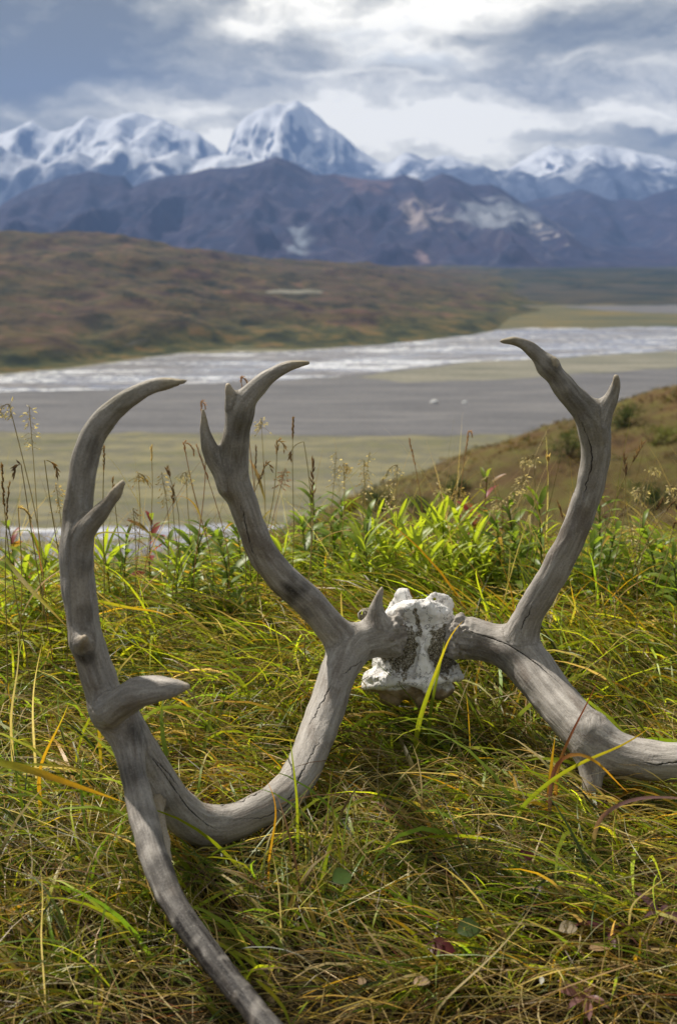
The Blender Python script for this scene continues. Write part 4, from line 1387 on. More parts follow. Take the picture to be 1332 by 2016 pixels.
BAND = [(205, 1100, 'just right of the tall left antler stem'), (238, 1120, 'low beside the tall left antler stem'), (330, 1075, 'in front of the small stream bend'), (352, 1130, 'between the left antlers, lowest of its patch'),
        (425, 1070, 'right under the left point of the middle antler'), (465, 1075, 'behind the middle antler stem'), (560, 1085, 'in the bend of the middle antler'), (632, 1100, 'below the tall plant right of the middle antler'),
        (672, 1040, 'midway from the middle antler to the lime rosettes'), (688, 1130, 'above the fork of the middle antler'), (725, 1050, 'touching the lime rosettes on their left'), (735, 1135, 'above the broken brow spike'),
        (950, 1110, 'above the right burr of the skull'), (975, 1050, 'under the red leafed plant'), (1000, 1030, 'right of the red leafed plant'), (1048, 1060, 'close to the left side of the right antler branch'),
        (1060, 1025, 'behind the right antler branch'), (1195, 1120, 'low right of the right antler branch'), (1245, 1115, 'among yellow grass right of the right antler'), (1300, 1075, 'near the right edge under the slanting stalks'),
        (1322, 1110, 'at the right edge of the crest'), (130, 1120, 'squeezed against the left side of the tall left antler'), (20, 1110, 'at the left edge below the crimson plant')]
HERBS += [(px, py, 2.0 + 0.25 * ((i * 37) % 10) / 10 - 0.1 * (py > 1100), 'willow' if i % 3 else 'rosette', 'leafy green herb ' + w) for i, (px, py, w) in enumerate(BAND)]
for i, (px, py, Yd, kind, lab) in enumerate(HERBS):
    herb(px, py, Yd, kind, lab, 1.0 if kind != 'rosette' else 1.1, 32 if kind == 'rosette' else (26 if kind == 'willow' else 16), 'leafy herbs along the crest of the knoll')


def spikelet(p, d, ln, wd, col):
    """two crossed slim diamonds"""
    d = d / np.linalg.norm(d)
    a = np.cross(d, [0.2, 0.9, 0.3]); a /= np.linalg.norm(a)
    b = np.cross(d, a)
    m_ = p + d * ln * 0.42
    V = np.array([p, m_ + a * wd, p + d * ln, m_ - a * wd, m_ + b * wd, m_ - b * wd])
    return V, [(0, 1, 2, 3), (0, 4, 2, 5)], np.broadcast_to(np.array([*col, 1.0]), (6, 4))


STALK_COL = {'gold': ((0.34, 0.26, 0.09), (0.62, 0.48, 0.27)), 'pale': ((0.34, 0.28, 0.14), (0.78, 0.68, 0.50)), 'brown': ((0.24, 0.20, 0.08), (0.30, 0.19, 0.11)),
             'dark': ((0.26, 0.20, 0.09), (0.19, 0.12, 0.09)), 'red': ((0.32, 0.19, 0.10), (0.40, 0.22, 0.14))}


def stalk(px, py, Yd, head, colr, label, lean=0, base=None, droop=0.0, hl=0.05):
    """one flowering grass: thin culm from the ground to the head, a head of spikelets, perhaps a dry leaf"""
    top, s = P(px, py, Yd)
    bx = top[0] - lean * s + random.gauss(0, .022)
    by_ = Yd + random.uniform(-.05, .03)
    if base:
        bx = P(base, py, Yd)[0][0]
    gz = float(ground_z(bx, by_))
    root = empty('grass_stalk', (bx, by_, gz))
    tag(root, label, 'grass stalk', 'flowering grass stalks on the crest')
    end = top - np.array([bx, by_, gz])
    t = np.linspace(0, 1, 14)[:, None]
    side = np.array([np.sign(lean or random.choice((-1, 1))), 0.2, 0.0])
    wob = np.array([random.gauss(0, .012), random.gauss(0, .012)])
    path = np.concatenate([end[:2] * t ** 1.6 + wob * np.sin(np.pi * t) + 0.4 * wob[::-1] * np.sin(2 * np.pi * t), end[2] * t ** 0.97], 1)
    cs, ch = STALK_COL[colr]
    if not droop and head in ('spike', 'dark') and hl > .018:
        droop = random.choice((0, .008, .014, .02))
    if droop:
        arc = []
        for k in range(1, 8):
            f = k / 7
            arc.append(path[-1] + side * droop * math.sin(f * 1.7) * 0.8 + np.array([0, 0, -droop * (1 - math.cos(f * 2.2)) * 0.6]))
        path = np.concatenate([path, arc])
    part('stem', tube(path, np.linspace(0.0011, 0.0006, len(path)), cs, 3), DRY, root)
    u = np.concatenate([[0], np.cumsum(np.linalg.norm(np.diff(path, axis=0), axis=1))])
    pc = []
    ns = {'spike': 34, 'dark': 15, 'panicle': 30, 'brush': 60}[head]
    for k in range(ns):
        f = k / (ns - 1)
        q = u[-1] - hl * (1 - f)
        pt = np.array([np.interp(q, u, path[:, j]) for j in range(3)])
        d = np.array([np.interp(min(q + .004, u[-1]), u, path[:, j]) - np.interp(q - .004, u, path[:, j]) for j in range(3)])
        d /= max(np.linalg.norm(d), 1e-6)
        rnd = np.array([random.gauss(0, 1), random.gauss(0, 1), random.gauss(0, .4)])
        rnd /= np.linalg.norm(rnd)
        c = np.array(ch) * random.uniform(0.7, 1.25)
        if head == 'spike':
            pc.append(spikelet(pt, d + 0.35 * rnd, random.uniform(.006, .009), .0008, c))
        elif head == 'brush':
            pc.append(spikelet(pt, d + 0.55 * rnd, random.uniform(.004, .006), .0012, c))
        elif head == 'dark':
            pc.append(spikelet(pt, d + 0.45 * rnd, random.uniform(.009, .013), .0014, c))
        else:
            br = pt + rnd * random.uniform(.003, .016) * (1.1 - 0.6 * f) + np.array([0, 0, -0.004])
            pc.append(tube(np.array([pt, (pt + br) / 2 + [0, 0, .002], br]), 0.0003, cs, 3))
            pc.append(spikelet(br, rnd * 0.6 + np.array([0, 0, -0.7]) + d * 0.5, random.uniform(.006, .010), .0013, c))
    part('seed_head', join(pc), DRY, root)
    if random.random() < 0.55:
        q = random.uniform(.25, .6)
        pt = np.array([np.interp(q, t[:, 0], path[:14, j]) for j in range(3)])
        o = bpy.data.objects.new('leaf', DRYLEAF[random.randrange(2)])
        o.parent = root
        o.location = pt.tolist()
        o.rotation_euler = (random.uniform(-.5, .5), -random.uniform(.6, 1.2), random.uniform(0, 6.28))
        ln = random.uniform(.05, .11)
        o.scale = (ln, ln, ln)
        COL.objects.link(o)


DRYLEAF = [leaf_mesh('leaf', 1, 0.05, 0.3, 1.6, (0.20, 0.20, 0.04), (0.42, 0.30, 0.10), 8), leaf_mesh('leaf', 1, 0.06, 0.3, 0.9, (0.30, 0.24, 0.09), (0.34, 0.17, 0.05), 8)]
for me in DRYLEAF:
    me.materials[0] = DRY

STALKS = [
    (18, 795, 1.75, 'panicle', 'pale', 'tall pale stalk with nodding head at the upper left corner of the grass', -4, None, .02, .05),
    (58, 800, 1.8, 'panicle', 'pale', 'tall pale stalk with open head just right of the nodding one at far left', -6, None, 0, .07),
    (4, 915, 1.5, 'brush', 'brown', 'brown headed stalk cut by the left edge of the view', -30, 40, 0, .06),
    (18, 955, 1.5, 'spike', 'brown', 'brown spiked stalk leaning left beside the left edge', -18, None, 0, .05),
    (42, 914, 1.6, 'dark', 'dark', 'slim dark tipped stalk standing left of the tall left antler', -10, None, 0, .02),
    (88, 906, 1.6, 'dark', 'brown', 'hooked brown stalk bending right before the tall left antler', 28, None, 0, .02),
    (36, 1000, 1.6, 'spike', 'gold', 'short golden stalk low at the left edge', 6, None, 0, .03),
    (110, 950, 1.9, 'panicle', 'gold', 'thin golden stalk just left of the tall left antler', 4, None, 0, .05),
    (206, 882, 1.7, 'spike', 'brown', 'brown stalk rising right beside the tall left antler', -12, None, 0, .05),
    (222, 945, 1.7, 'spike', 'brown', 'short brown stalk peeking over the side tine of the tall left antler', -6, None, 0, .04),
    (298, 882, 1.95, 'spike', 'gold', 'golden stalk with tilted head between the two left antlers', 16, None, 0, .025),
    (272, 932, 1.95, 'panicle', 'gold', 'golden stalk with loose drooping head between the two left antlers', 8, None, .015, .03),
    (262, 1000, 1.85, 'panicle', 'brown', 'lower brown stalk between the left antlers', 10, None, 0, .05),
    (340, 960, 1.9, 'dark', 'dark', 'black headed stalk midway between the two left antlers', -14, None, 0, .03),
    (318, 930, 1.95, 'panicle', 'gold', 'fine golden stalk midway between the two left antlers', 4, None, 0, .06),
    (396, 792, 1.9, 'spike', 'red', 'tall reddish stalk leaning right beside the left point of the middle antler', 34, None, 0, .05),
    (362, 872, 1.9, 'spike', 'red', 'reddish stalk left of the tall reddish one', 14, None, 0, .05),
    (388, 880, 1.9, 'spike', 'red', 'reddish stalk crossing below the left point of the middle antler', 6, None, 0, .06),
    (366, 930, 2.0, 'panicle', 'pale', 'pale loose headed stalk left of the middle antler', -6, None, .012, .03),
    (330, 925, 1.9, 'dark', 'brown', 'bent brown stalk curving left of the middle antler', -50, None, 0, .015),
    (474, 744, 1.95, 'spike', 'red', 'stalk whose reddish tip shows in the fork of the middle antler', 10, None, 0, .03),
    (514, 822, 2.1, 'panicle', 'pale', 'thin pale stalk straight up right of the middle antler', -4, None, 0, .02),
    (546, 868, 1.95, 'dark', 'brown', 'brown stalk slanting up right of the middle antler fork', 40, None, 0, .045),
    (504, 882, 1.95, 'spike', 'dark', 'upright dark stalk touching the right side of the middle antler', -3, None, 0, .04),
    (524, 912, 1.85, 'dark', 'dark', 'dark seed head leaning right close to the middle antler', 26, None, 0, .05),
    (577, 824, 1.9, 'brush', 'brown', 'stalk with a thick upright bottlebrush head', -4, None, 0, .035),
    (614, 910, 1.6, 'dark', 'dark', 'big dark seed head leaning right in front of the bottlebrush stalk', 42, None, 0, .055),
    (598, 870, 1.95, 'dark', 'brown', 'looped brown stalk right of the bottlebrush head', -24, None, .03, .012),
    (562, 922, 2.0, 'panicle', 'red', 'short reddish stalk left of the bottlebrush stem', 12, None, 0, .035),
    (662, 890, 2.05, 'panicle', 'pale', 'pale fluffy stalk in front of the foot of the brown hill', -8, None, 0, .06),
    (676, 912, 2.05, 'panicle', 'gold', 'golden stalk tight beside the pale fluffy one', 6, None, .01, .03),
    (728, 890, 2.05, 'panicle', 'pale', 'branching pale stalk left of the nodding pair', 6, None, 0, .09),
    (716, 905, 2.1, 'panicle', 'gold', 'thin golden stalk behind the branching pale one', -4, None, 0, .05),
    (782, 915, 2.0, 'panicle', 'pale', 'pale stalk with heavy nodding head over the lime rosettes', -14, None, .022, .06),
    (764, 950, 2.0, 'panicle', 'pale', 'shorter pale stalk left of the heavy nodding one', -4, None, 0, .05),
    (806, 868, 2.1, 'spike', 'red', 'tall thin reddish spike behind the nodding stalk', 2, None, 0, .05),
    (922, 850, 2.15, 'spike', 'red', 'lone tall reddish spike before the brown hillside', 14, None, 0, .05),
    (868, 955, 2.15, 'panicle', 'pale', 'small pale stalk above the right of the lime rosettes', 4, None, .008, .03),
    (902, 962, 2.1, 'panicle', 'gold', 'golden nodding stalk left of the red leafed plant', 10, None, .015, .04),
    (964, 938, 2.15, 'spike', 'pale', 'pale spike poking above the red leafed plant', 0, None, 0, .025),
    (986, 985, 2.0, 'panicle', 'pale', 'pale arching stalk right of the red leafed plant', -10, None, .02, .04),
    (1018, 960, 2.0, 'panicle', 'pale', 'fluffy pale stalk midway between the red plant and the right antler', 4, None, .01, .045),
    (1030, 934, 2.05, 'panicle', 'pale', 'slim pale stalk just behind the fluffy one', 2, None, 0, .02),
    (1050, 896, 2.0, 'panicle', 'pale', 'tallest pale nodding stalk left of the right antler', -3, None, .018, .04),
    (1078, 902, 1.8, 'dark', 'gold', 'smooth yellow green stalk leaning by the right antler', 14, None, 0, .008),
    (1098, 990, 2.05, 'spike', 'red', 'short rusty spike tucked against the right antler', -2, None, 0, .03),
    (1150, 985, 2.05, 'spike', 'brown', 'short brown spike hidden partly by the right antler', 4, None, 0, .03),
    (1228, 902, 1.8, 'dark', 'dark', 'dark slender stalk rising right of the right antler', 22, None, 0, .03),
    (1262, 876, 1.8, 'dark', 'dark', 'tall dark stalk slanting up to the right of the right antler', 60, None, 0, .035),
    (1282, 920, 2.0, 'panicle', 'pale', 'pale head tilted on a bent stalk near the right edge', 20, None, .012, .02),
    (1262, 960, 2.0, 'panicle', 'pale', 'pale stalk with head drooping left near the right edge', -18, None, .012, .03),
    (1318, 955, 2.0, 'panicle', 'pale', 'fluffy pale stalk close to the right edge', 8, None, .014, .05),
    (1302, 985, 1.75, 'spike', 'dark', 'dark tipped green stalk slanting steeply at the right', 70, None, 0, .02),
    (1322, 990, 1.75, 'spike', 'dark', 'second dark tipped stalk parallel to the slanting one at right', 66, None, 0, .03),
    (1326, 1030, 1.75, 'spike', 'brown', 'lower brown tipped stalk slanting out at the right edge', 60, None, 0, .03),
    (1240, 1030, 2.0, 'panicle', 'pale', 'short pale stalk above the plants right of the right antler', 3, None, 0, .035),
]
for a in STALKS:
    stalk(*a[:6], lean=a[6], base=a[7], droop=a[8], hl=a[9])


def single_blade(nodes, w, cols, label, ground=True, twist=0.6):
    """one broad blade through points (px, py, forward distance); it starts at the ground"""
    W = [P(*q)[0] for q in nodes]
    if ground:
        b = W[0].copy()
        b[2] = float(ground_z(b[0], b[1]))
        if W[0][2] - b[2] > 0.008:
            W = [b] + W
    W = np.array(W)
    u = np.concatenate([[0], np.cumsum(np.linalg.norm(np.diff(W, axis=0), axis=1))])
    n = 18
    uu = np.linspace(0, u[-1], n)
    C = np.stack([np.interp(uu, u, W[:, j]) for j in range(3)], 1)
    for _ in range(3):
        C[1:-1] = 0.5 * C[1:-1] + 0.25 * (C[2:] + C[:-2])
    T = np.gradient(C, axis=0)
    T /= np.linalg.norm(T, axis=1)[:, None]
    view = C - np.array([0, 0, CAM_H])
    S = np.cross(T, view)
    S /= np.linalg.norm(S, axis=1)[:, None]
    N = np.cross(S, T)
    f = np.linspace(0, 1, n)
    tw = twist * np.sin(f * 2.2 + len(label))[:, None]
    S, N = S * np.cos(tw) + N * np.sin(tw), N * np.cos(tw) - S * np.sin(tw)
    wd = 0.40 * w * np.minimum(1, 0.55 + 2 * f) * (1 - f ** 2.4 * 0.97)
    V = np.stack([C - S * wd[:, None], C + N * (0.18 * wd)[:, None], C + S * wd[:, None]], 1).reshape(-1, 3)
    fs = np.linspace(0, 1, len(cols))
    cc = np.stack([np.interp(f, fs, [c[j] for c in cols]) for j in range(3)], 1)
    cc = np.repeat(cc, 3, 0)
    cc[1::3] *= 1.2
    org = C[0].copy()
    o = mesh_obj('broad_grass', V - org, grid_faces(n, 3), GRASS)
    o.location = org.tolist()
    set_attr(o, 'col', np.concatenate([cc, np.ones((len(cc), 1))], 1), 'FLOAT_COLOR')
    return tag(o, label, 'grass blade', 'single broad grass blades', 'thing')


gr_, br_, ye_, go_, re_, st_, pu_, bn_ = (0.15, 0.2, 0.02), (0.26, 0.30, 0.02), (0.40, 0.35, 0.03), (0.44, 0.25, 0.02), (0.26, 0.08, 0.05), (0.5, 0.4, 0.2), (0.24, 0.13, 0.14), (0.16, 0.06, 0.02)
single_blade([(818, 1440, 1.37), (840, 1370, 1.37), (862, 1312, 1.365), (880, 1262, 1.36), (893, 1236, 1.355), (911, 1222, 1.345)], 0.0085, [gr_, br_, br_, ye_, go_], 'green and yellow blade standing in front of the skull')
single_blade([(845, 1410, 1.40), (856, 1350, 1.40), (868, 1300, 1.395), (874, 1262, 1.39)], 0.007, [gr_, gr_, br_], 'shorter green blade just behind the one crossing the skull')
single_blade([(1075, 1640, 1.22), (1080, 1560, 1.22), (1086, 1490, 1.22), (1092, 1448, 1.22)], 0.0075, [bn_, bn_, (0.34, 0.2, 0.02), go_], 'upright brown blade with orange tip left of the right antler stub', twist=0.2)
single_blade([(1095, 1510, 1.24), (1125, 1440, 1.24), (1155, 1385, 1.235), (1178, 1335, 1.23)], 0.0055, [bn_, (0.3, 0.16, 0.05), re_, (0.4, 0.12, 0.04)], 'thin reddish blade slanting across the right antler beam')
single_blade([(1010, 1600, 1.18), (1090, 1530, 1.17), (1160, 1492, 1.16), (1230, 1468, 1.155), (1288, 1425, 1.15)], 0.0075, [gr_, gr_, br_, ye_, go_], 'long yellow blade crossing the lower right antler beam')
single_blade([(1085, 1510, 1.19), (1120, 1478, 1.17), (1160, 1484, 1.155), (1190, 1512, 1.15), (1215, 1545, 1.155), (1235, 1560, 1.16)], 0.007, [gr_, pu_, re_, go_, (0.5, 0.22, 0.03)], 'purple red blade arching over the stub of the right antler')
single_blade([(1170, 1610, 1.12), (1240, 1570, 1.11), (1332, 1568, 1.10), (1420, 1590, 1.1)], 0.006, [gr_, pu_, pu_, (0.3, 0.2, 0.14)], 'purple grey blade arching out at the right edge below the beam')
single_blade([(-40, 1492, 1.06), (60, 1515, 1.05), (130, 1540, 1.04), (190, 1560, 1.035), (246, 1580, 1.03)], 0.010, [br_, ye_, go_, go_, (0.6, 0.36, 0.03)], 'broad orange blade pointing at the lower left antler branch', ground=False)
single_blade([(-30, 1520, 1.10), (40, 1504, 1.09), (120, 1504, 1.08), (210, 1528, 1.07)], 0.006, [gr_, gr_, br_, go_], 'green blade arched above the broad orange one')
single_blade([(585, 1580, 1.14), (580, 1530, 1.14), (574, 1480, 1.14), (570, 1448, 1.135)], 0.005, [gr_, br_, gr_], 'upright green blade in front of the middle antler beam')
single_blade([(528, 1700, 1.08), (545, 1600, 1.08), (538, 1560, 1.08), (524, 1535, 1.075)], 0.0035, [(0.3, 0.14, 0.03), go_, (0.4, 0.18, 0.03)], 'rusty blade bending left over the low antler beam')
single_blade([(165, 1075, 1.8), (200, 1044, 1.2), (250, 1045, 1.2), (300, 1048, 1.2), (340, 1060, 1.2)], 0.0065, [br_, br_, ye_, ye_, (0.3, 0.25, 0.15)], 'flat yellow green blade lying level beside the tall left antler', ground=False)
single_blade([(180, 1135, 1.3), (186, 1085, 1.3), (188, 1050, 1.3)], 0.006, [ye_, go_, ye_], 'short yellow blade right behind the tall left antler')
single_blade([(180, 1180, 1.5), (260, 1198, 1.5), (310, 1203, 1.5), (350, 1222, 1.5)], 0.006, [br_, ye_, go_, st_], 'yellow blade stretching right from the tall left antler stem', ground=False)
single_blade([(10, 1100, 1.3), (60, 1160, 1.25), (100, 1200, 1.22), (134, 1236, 1.2)], 0.0075, [br_, st_, ye_, go_], 'yellow blade slanting down to the tall left antler stem', ground=False)
single_blade([(75, 1515, 1.2), (100, 1460, 1.2), (122, 1420, 1.2), (136, 1384, 1.195)], 0.006, [br_, go_, go_, ye_], 'bright orange blade leaning in the shade left of the antler')
single_blade([(20, 1412, 1.3), (32, 1340, 1.3), (40, 1290, 1.3), (34, 1240, 1.3)], 0.0045, [st_, st_, (0.6, 0.52, 0.34)], 'dead straw blade upright near the left edge')
single_blade([(64, 1410, 1.28), (66, 1350, 1.28), (76, 1300, 1.28), (84, 1264, 1.28)], 0.004, [st_, (0.6, 0.5, 0.3), st_], 'second dead straw blade right of the one near the left edge')
single_blade([(395, 1500, 1.32), (420, 1390, 1.42), (500, 1340, 1.5), (560, 1275, 1.52)], 0.006, [gr_, gr_, br_, ye_], 'long green blade sweeping up toward the middle antler')
single_blade([(270, 1420, 1.35), (310, 1390, 1.35), (380, 1392, 1.33), (440, 1420, 1.32), (475, 1435, 1.32)], 0.007, [gr_, (0.2, 0.25, 0.05), gr_, br_], 'arched green blade inside the loop of the left antler')
single_blade([(850, 1990, .9), (950, 1900, .9), (1010, 1840, .9), (1060, 1760, .9)], 0.003, [st_, (0.6, 0.5, 0.3), st_], 'long straw blade leaning across the matted grass at lower right', ground=True)
single_blade([(1240, 1780, 1.0), (1280, 1750, 1.0), (1325, 1714, 1.0)], 0.003, [st_, (0.6, 0.5, 0.3), st_], 'pale straw blade at the lower right edge')
single_blade([(85, 1900, .92), (80, 1840, .92), (86, 1770, .92), (80, 1700, .92)], 0.0022, [st_, (0.6, 0.5, 0.32), st_], 'thin bleached straw standing at the lower left')
single_blade([(552, 1790, 1.0), (548, 1740, 1.0), (538, 1690, 1.0), (534, 1660, 1.0)], 0.0022, [st_, (0.6, 0.5, 0.32), st_], 'thin bleached straw right of the low antler branch')
single_blade([(505, 1930, .88), (530, 1950, .87), (560, 1985, .86), (575, 2030, .85)], 0.0055, [br_, ye_, br_, gr_], 'yellow green blade curling down beside the end of the antler branch', ground=False)

# fallen leaves and small things in the thatch
def litter(px, py, size, kind, rot, tilt, label, cat='leaf', aspect=0.55, cols=((0.08, 0.01, 0.018), (0.11, 0.015, 0.022))):
    Yd = 0.9
    for _ in range(30):
        q = PZ(px, py, float(ground_z(P(px, py, Yd)[0][0], Yd)) + 0.048)
        Yd = q[1]
    s = P(px, py, Yd)[1]
    me = leaf_mesh('fallen_leaf', size * s, size * s * aspect, 0.22, 0.7, cols[0], cols[1], 8)
    o = bpy.data.objects.new('fallen_leaf', me)
    o.location = q.tolist()
    o.rotation_euler = (tilt, -0.25, rot)
    COL.objects.link(o)
    return tag(o, label, cat)


litter(838, 1862, 62, 'leaf', -0.5, 0.55, 'dark purple red fallen leaf lying on the matted grass', aspect=0.62)
litter(655, 1735, 44, 'leaf', 0.5, 0.5, 'small round green leaf in the matted grass', aspect=0.9, cols=((0.07, 0.13, 0.03), (0.10, 0.17, 0.04)))
litter(900, 1835, 52, 'leaf', 0.2, 0.4, 'dull green round leaf right of the dark red one', aspect=0.85, cols=((0.05, 0.09, 0.03), (0.07, 0.11, 0.03)))
litter(978, 1852, 42, 'leaf', 1.2, 0.4, 'olive leaf with rusty edge right of the dull green one', aspect=0.7, cols=((0.12, 0.10, 0.03), (0.16, 0.08, 0.03)))
litter(812, 1936, 36, 'leaf', 0.1, 0.2, 'crumpled pale tan leaf near the bottom of the view', aspect=0.7, cols=((0.42, 0.28, 0.18), (0.48, 0.36, 0.24)))
litter(706, 1938, 22, 'leaf', 0.9, 0.3, 'tiny pale tan leaf left of the crumpled one', aspect=0.8, cols=((0.4, 0.28, 0.18), (0.46, 0.34, 0.22)))
litter(1100, 1832, 40, 'leaf', 0.2, 0.3, 'pale dry leaf lying among dark stems at lower right', aspect=0.8, cols=((0.40, 0.34, 0.26), (0.44, 0.38, 0.3)))
litter(1158, 1868, 40, 'leaf', 0.0, 0.2, 'tan curled leaf right of the pale dry one', aspect=0.6, cols=((0.34, 0.22, 0.12), (0.4, 0.28, 0.16)))
litter(1064, 1938, 26, 'leaf', 1.3, 0.2, 'thin white scrap of leaf near the bottom right', aspect=0.4, cols=((0.7, 0.7, 0.68), (0.7, 0.7, 0.68)))
litter(1018, 1690, 40, 'leaf', 0.3, 0.5, 'dark red leaf half hidden under grass above the dark stems', aspect=0.7, cols=((0.06, 0.012, 0.018), (0.08, 0.015, 0.02)))
litter(640, 1846, 26, 'leaf', 2.4, 0.3, 'tiny bright green leaf left of the dark red one', aspect=0.6, cols=((0.16, 0.24, 0.03), (0.2, 0.28, 0.03)))


def low_plant(px, py, n, size, cols, label, lift=0.03):
    """small wilted plant: a stem with fingered leaves lying over the thatch"""
    Yd = 0.95
    for _ in range(30):
        q = PZ(px, py, float(ground_z(P(px, py, Yd)[0][0], Yd)) + lift)
        Yd = q[1]
    root = empty('wilted_plant', (q[0], q[1], float(ground_z(q[0], q[1]))))
    tag(root, label, 'plant')
    hz_ = q[2] - float(ground_z(q[0], q[1]))
    pth = np.array([[0, 0, 0], [0.002, 0.0, hz_ * .5], [0, 0, hz_]])
    part('stem', tube(pth, 0.0012, cols[0], 4), DRY, root)
    s = P(px, py, Yd)[1]
    ms = [leaf_mesh('leaf', 1, w, 0.3, d, *cols) for w, d in ((0.22, 0.9), (0.28, 0.5))]
    for i in range(n):
        o = bpy.data.objects.new('leaf', ms[i % 2])
        o.parent = root
        o.location = (0, 0, hz_)
        o.rotation_euler = (random.uniform(-.6, .6), random.uniform(-.7, .15), i * 6.28 / n + random.uniform(-.4, .4))
        ln = size * s * random.uniform(.7, 1.2)
        o.scale = (ln, ln, ln)
        COL.objects.link(o)


low_plant(1150, 1965, 9, 58, ((0.22, 0.10, 0.10), (0.30, 0.16, 0.17)), 'pinkish brown wilted plant with fingered leaves at the bottom right')
low_plant(1200, 1832, 7, 70, ((0.08, 0.025, 0.03), (0.11, 0.035, 0.04)), 'dark maroon wilted plant above the pinkish one')
low_plant(1300, 1800, 7, 60, ((0.10, 0.05, 0.07), (0.15, 0.08, 0.10)), 'dusky purple wilted plant at the lower right edge')
low_plant(1050, 1775, 6, 60, ((0.035, 0.018, 0.015), (0.06, 0.025, 0.02)), 'blackened wilted plant in a hollow of the matted grass', 0.02)
low_plant(100, 1800, 5, 30, ((0.09, 0.15, 0.03), (0.13, 0.2, 0.04)), 'small green seedling with rounded leaflets at lower left')

# bushes on the brown spur
BUSH = leaf_material('bush_leaf', 0.25, 0.7, 0.1)
BUSHES = [(1118, 880, 74, 52, 'dark green bush on the brown slope left of the right antler'), (1225, 828, 56, 30, 'dark green bush on the brown slope right of the right antler'),
          (745, 992, 60, 30, 'low green bush at the foot of the brown slope above the nodding stalks'), (826, 1006, 70, 30, 'low green bush on the lower slope above the lime rosettes'),
          (1290, 866, 90, 26, 'pale green bush patch on the slope near the right edge'), (690, 1000, 44, 20, 'yellow bush at the foot of the brown slope'),
          (1290, 980, 80, 30, 'dark green bush low on the slope at the right edge'), (900, 960, 60, 22, 'dim green bush midway up the brown slope')]
for px, py, wpx, hpx_, lab in BUSHES:
    q = hit_ground(px, py + hpx_ * 0.4)
    if q is None:
        continue
    s = np.linalg.norm(q) / FPX
    rx_, rz_ = wpx * s * 0.5, hpx_ * s * 0.75
    root = empty('bush', q)
    tag(root, lab, 'bush', 'bushes on the brown slope')
    n = 700
    cl = rng.normal(0, 0.42, (14, 3))
    c = cl[rng.integers(0, 14, n)] + rng.normal(0, 0.24, (n, 3))
    c = c * np.array([rx_, rx_ * 0.7, rz_]) * 1.15 + np.array([0, 0, rz_ * 0.8])
    c[:, 2] = np.abs(c[:, 2]) * 0.95
    d1 = rng.normal(size=(n, 3)); d1 /= np.linalg.norm(d1, axis=1)[:, None]
    d2 = np.cross(d1, rng.normal(size=(n, 3))); d2 /= np.linalg.norm(d2, axis=1)[:, None]
    lf = 0.075
    V = np.stack([c - d1 * lf, c + d2 * lf * .6, c + d1 * lf, c - d2 * lf * .6], 1).reshape(-1, 3)
    o = mesh_obj('foliage', V, np.arange(n * 4).reshape(-1, 4), BUSH)
    basec = (0.30, 0.22, 0.03) if 'yellow' in lab else ((0.15, 0.17, 0.05) if 'pale' in lab else (0.045, 0.075, 0.022))
    cc = np.array(basec) * rng.uniform(0.5, 1.5, (n, 1))
    set_attr(o, 'col', np.repeat(np.concatenate([cc, np.ones((n, 1))], 1), 4, 0), 'FLOAT_COLOR')
    o.parent = root
    ts = [tube(np.array([[0, 0, -0.15], [x * rx_ * .3, y * rx_ * .3, rz_ * .5], [x * rx_ * .6, y * rx_ * .6, rz_ * 1.1]]), np.array([.05, .035, .015]), (0.08, 0.06, 0.04)) for x, y in rng.uniform(-1, 1, (5, 2))]
    part('stems', join(ts), DRY, root)

# low heath over the brown spur
n = 9000
x, y = rng.uniform(-8, 46, n), 24 + 80 * rng.random(n) ** 1.2
base = np.stack([x, y, ground_z(x, y)], 1)
k = 7
sz = rng.uniform(0.10, 0.34, n) * (0.6 + 0.8 * smoothstep(-0.2, 0.4, perlin(x * .2, y * .2, 3.0)))
c = np.repeat(base, k, 0) + rng.normal(0, 1, (n * k, 3)) * np.repeat(sz, k)[:, None] * np.array([0.8, 0.8, 0.25]) + np.array([0, 0, 0.05])
d1 = rng.normal(size=(n * k, 3)); d1 /= np.linalg.norm(d1, axis=1)[:, None]
d2 = np.cross(d1, rng.normal(size=(n * k, 3))); d2 /= np.linalg.norm(d2, axis=1)[:, None]
lf = np.repeat(sz, k)[:, None] * 0.42
V = np.stack([c - d1 * lf, c + d2 * lf * .5, c + d1 * lf, c - d2 * lf * .5], 1).reshape(-1, 3)
o = mesh_obj('heath', V, np.arange(n * k * 4).reshape(-1, 4), BUSH)
hp = np.array([(0.13, 0.085, 0.04), (0.10, 0.095, 0.03), (0.20, 0.14, 0.055), (0.10, 0.045, 0.035), (0.05, 0.06, 0.022), (0.24, 0.19, 0.09)])
pz = np.clip(((perlin(x * .12, y * .12, 9.0) + 0.5) * 6 + rng.normal(0, 1.0, n)).astype(int), 0, 5)
cc = np.repeat(hp[pz] * rng.uniform(0.7, 1.3, (n, 1)), k * 4, 0)
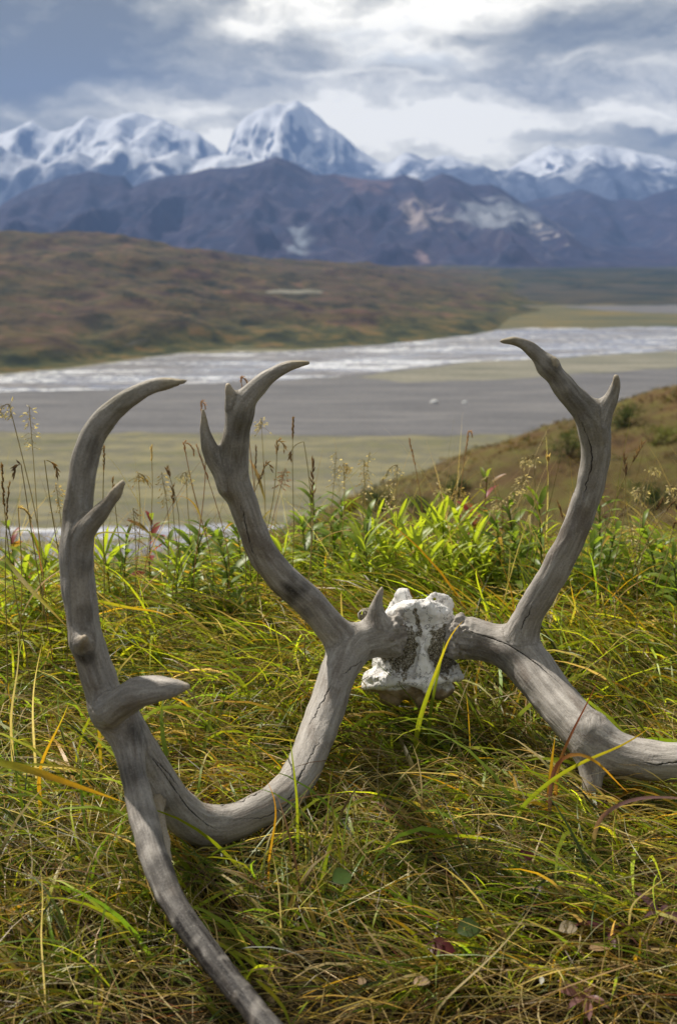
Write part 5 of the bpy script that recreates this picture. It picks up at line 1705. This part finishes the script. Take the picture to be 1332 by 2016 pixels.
set_attr(o, 'col', np.concatenate([cc, np.ones((len(cc), 1))], 1), 'FLOAT_COLOR')
tag(o, 'low brown and olive heath covering the slope at the right', 'heath', kind='stuff')

# pale boulders on the gravel flat
m, g = material('pale_rock')
finish(g, pbsdf(g, g.ramp(g.noise(g.pos((1.2, 1.2, 1.2)), 1.0, 5, 0.6), [(0.3, srgb(186, 186, 186)), (0.7, srgb(236, 236, 234))]), 0.9))
for px, py, r, lab in ((854, 790, 2.3, 'larger pale boulder alone on the grey gravel flat, the left of two'), (914, 790, 1.6, 'smaller pale boulder on the grey gravel flat, the right of two')):
    bm = bmesh.new()
    bmesh.ops.create_icosphere(bm, subdivisions=3, radius=1)
    for vv in bm.verts:
        k = 1 + 0.35 * float(perlin(vv.co.x * 1.3 + px, vv.co.y * 1.3, vv.co.z * 1.3))
        vv.co = Vector((vv.co.x * r * k, vv.co.y * r * k, max(vv.co.z, -0.4) * r * 0.75 * k))
    me = bpy.data.meshes.new('boulder')
    bm.to_mesh(me)
    bm.free()
    o = bpy.data.objects.new('boulder', me)
    me.materials.append(m)
    q = PZ(px, py + 4, VZ)
    o.location = (q[0], q[1], VZ + 0.45 * r * 0.6)
    COL.objects.link(o)
    tag(o, lab, 'boulder', 'pale boulders on the gravel flat')

# pale bare strip on the far hills
ho = bpy.data.objects['tundra_hills']
HB2 = BVHTree.FromObject(ho, bpy.context.evaluated_depsgraph_get())
rows = []
for f in (0, 0.5, 1):
    row = []
    for px in np.linspace(522, 636, 30):
        e = 3.2 * (1 - (abs(px - 579) / 57) ** 6) + 0.4
        h = HB2.ray_cast(Vector((0, 0, CAM_H)), Vector(ray(px, 575 + (f - 0.5) * 2 * e + 0.8 * math.sin(px / 9))))
        row.append(np.array(h[0]) + np.array([0, 0, 0.6]) if h[0] else None)
    rows.append(row)
if all(v is not None for r in rows for v in r):
    o = mesh_obj('gravel_terrace', [v for r in rows for v in r], grid_faces(3, 30), SAND)
    tag(o, 'pale bare gravel terrace on the distant brown hills', 'gravel terrace', kind='structure')
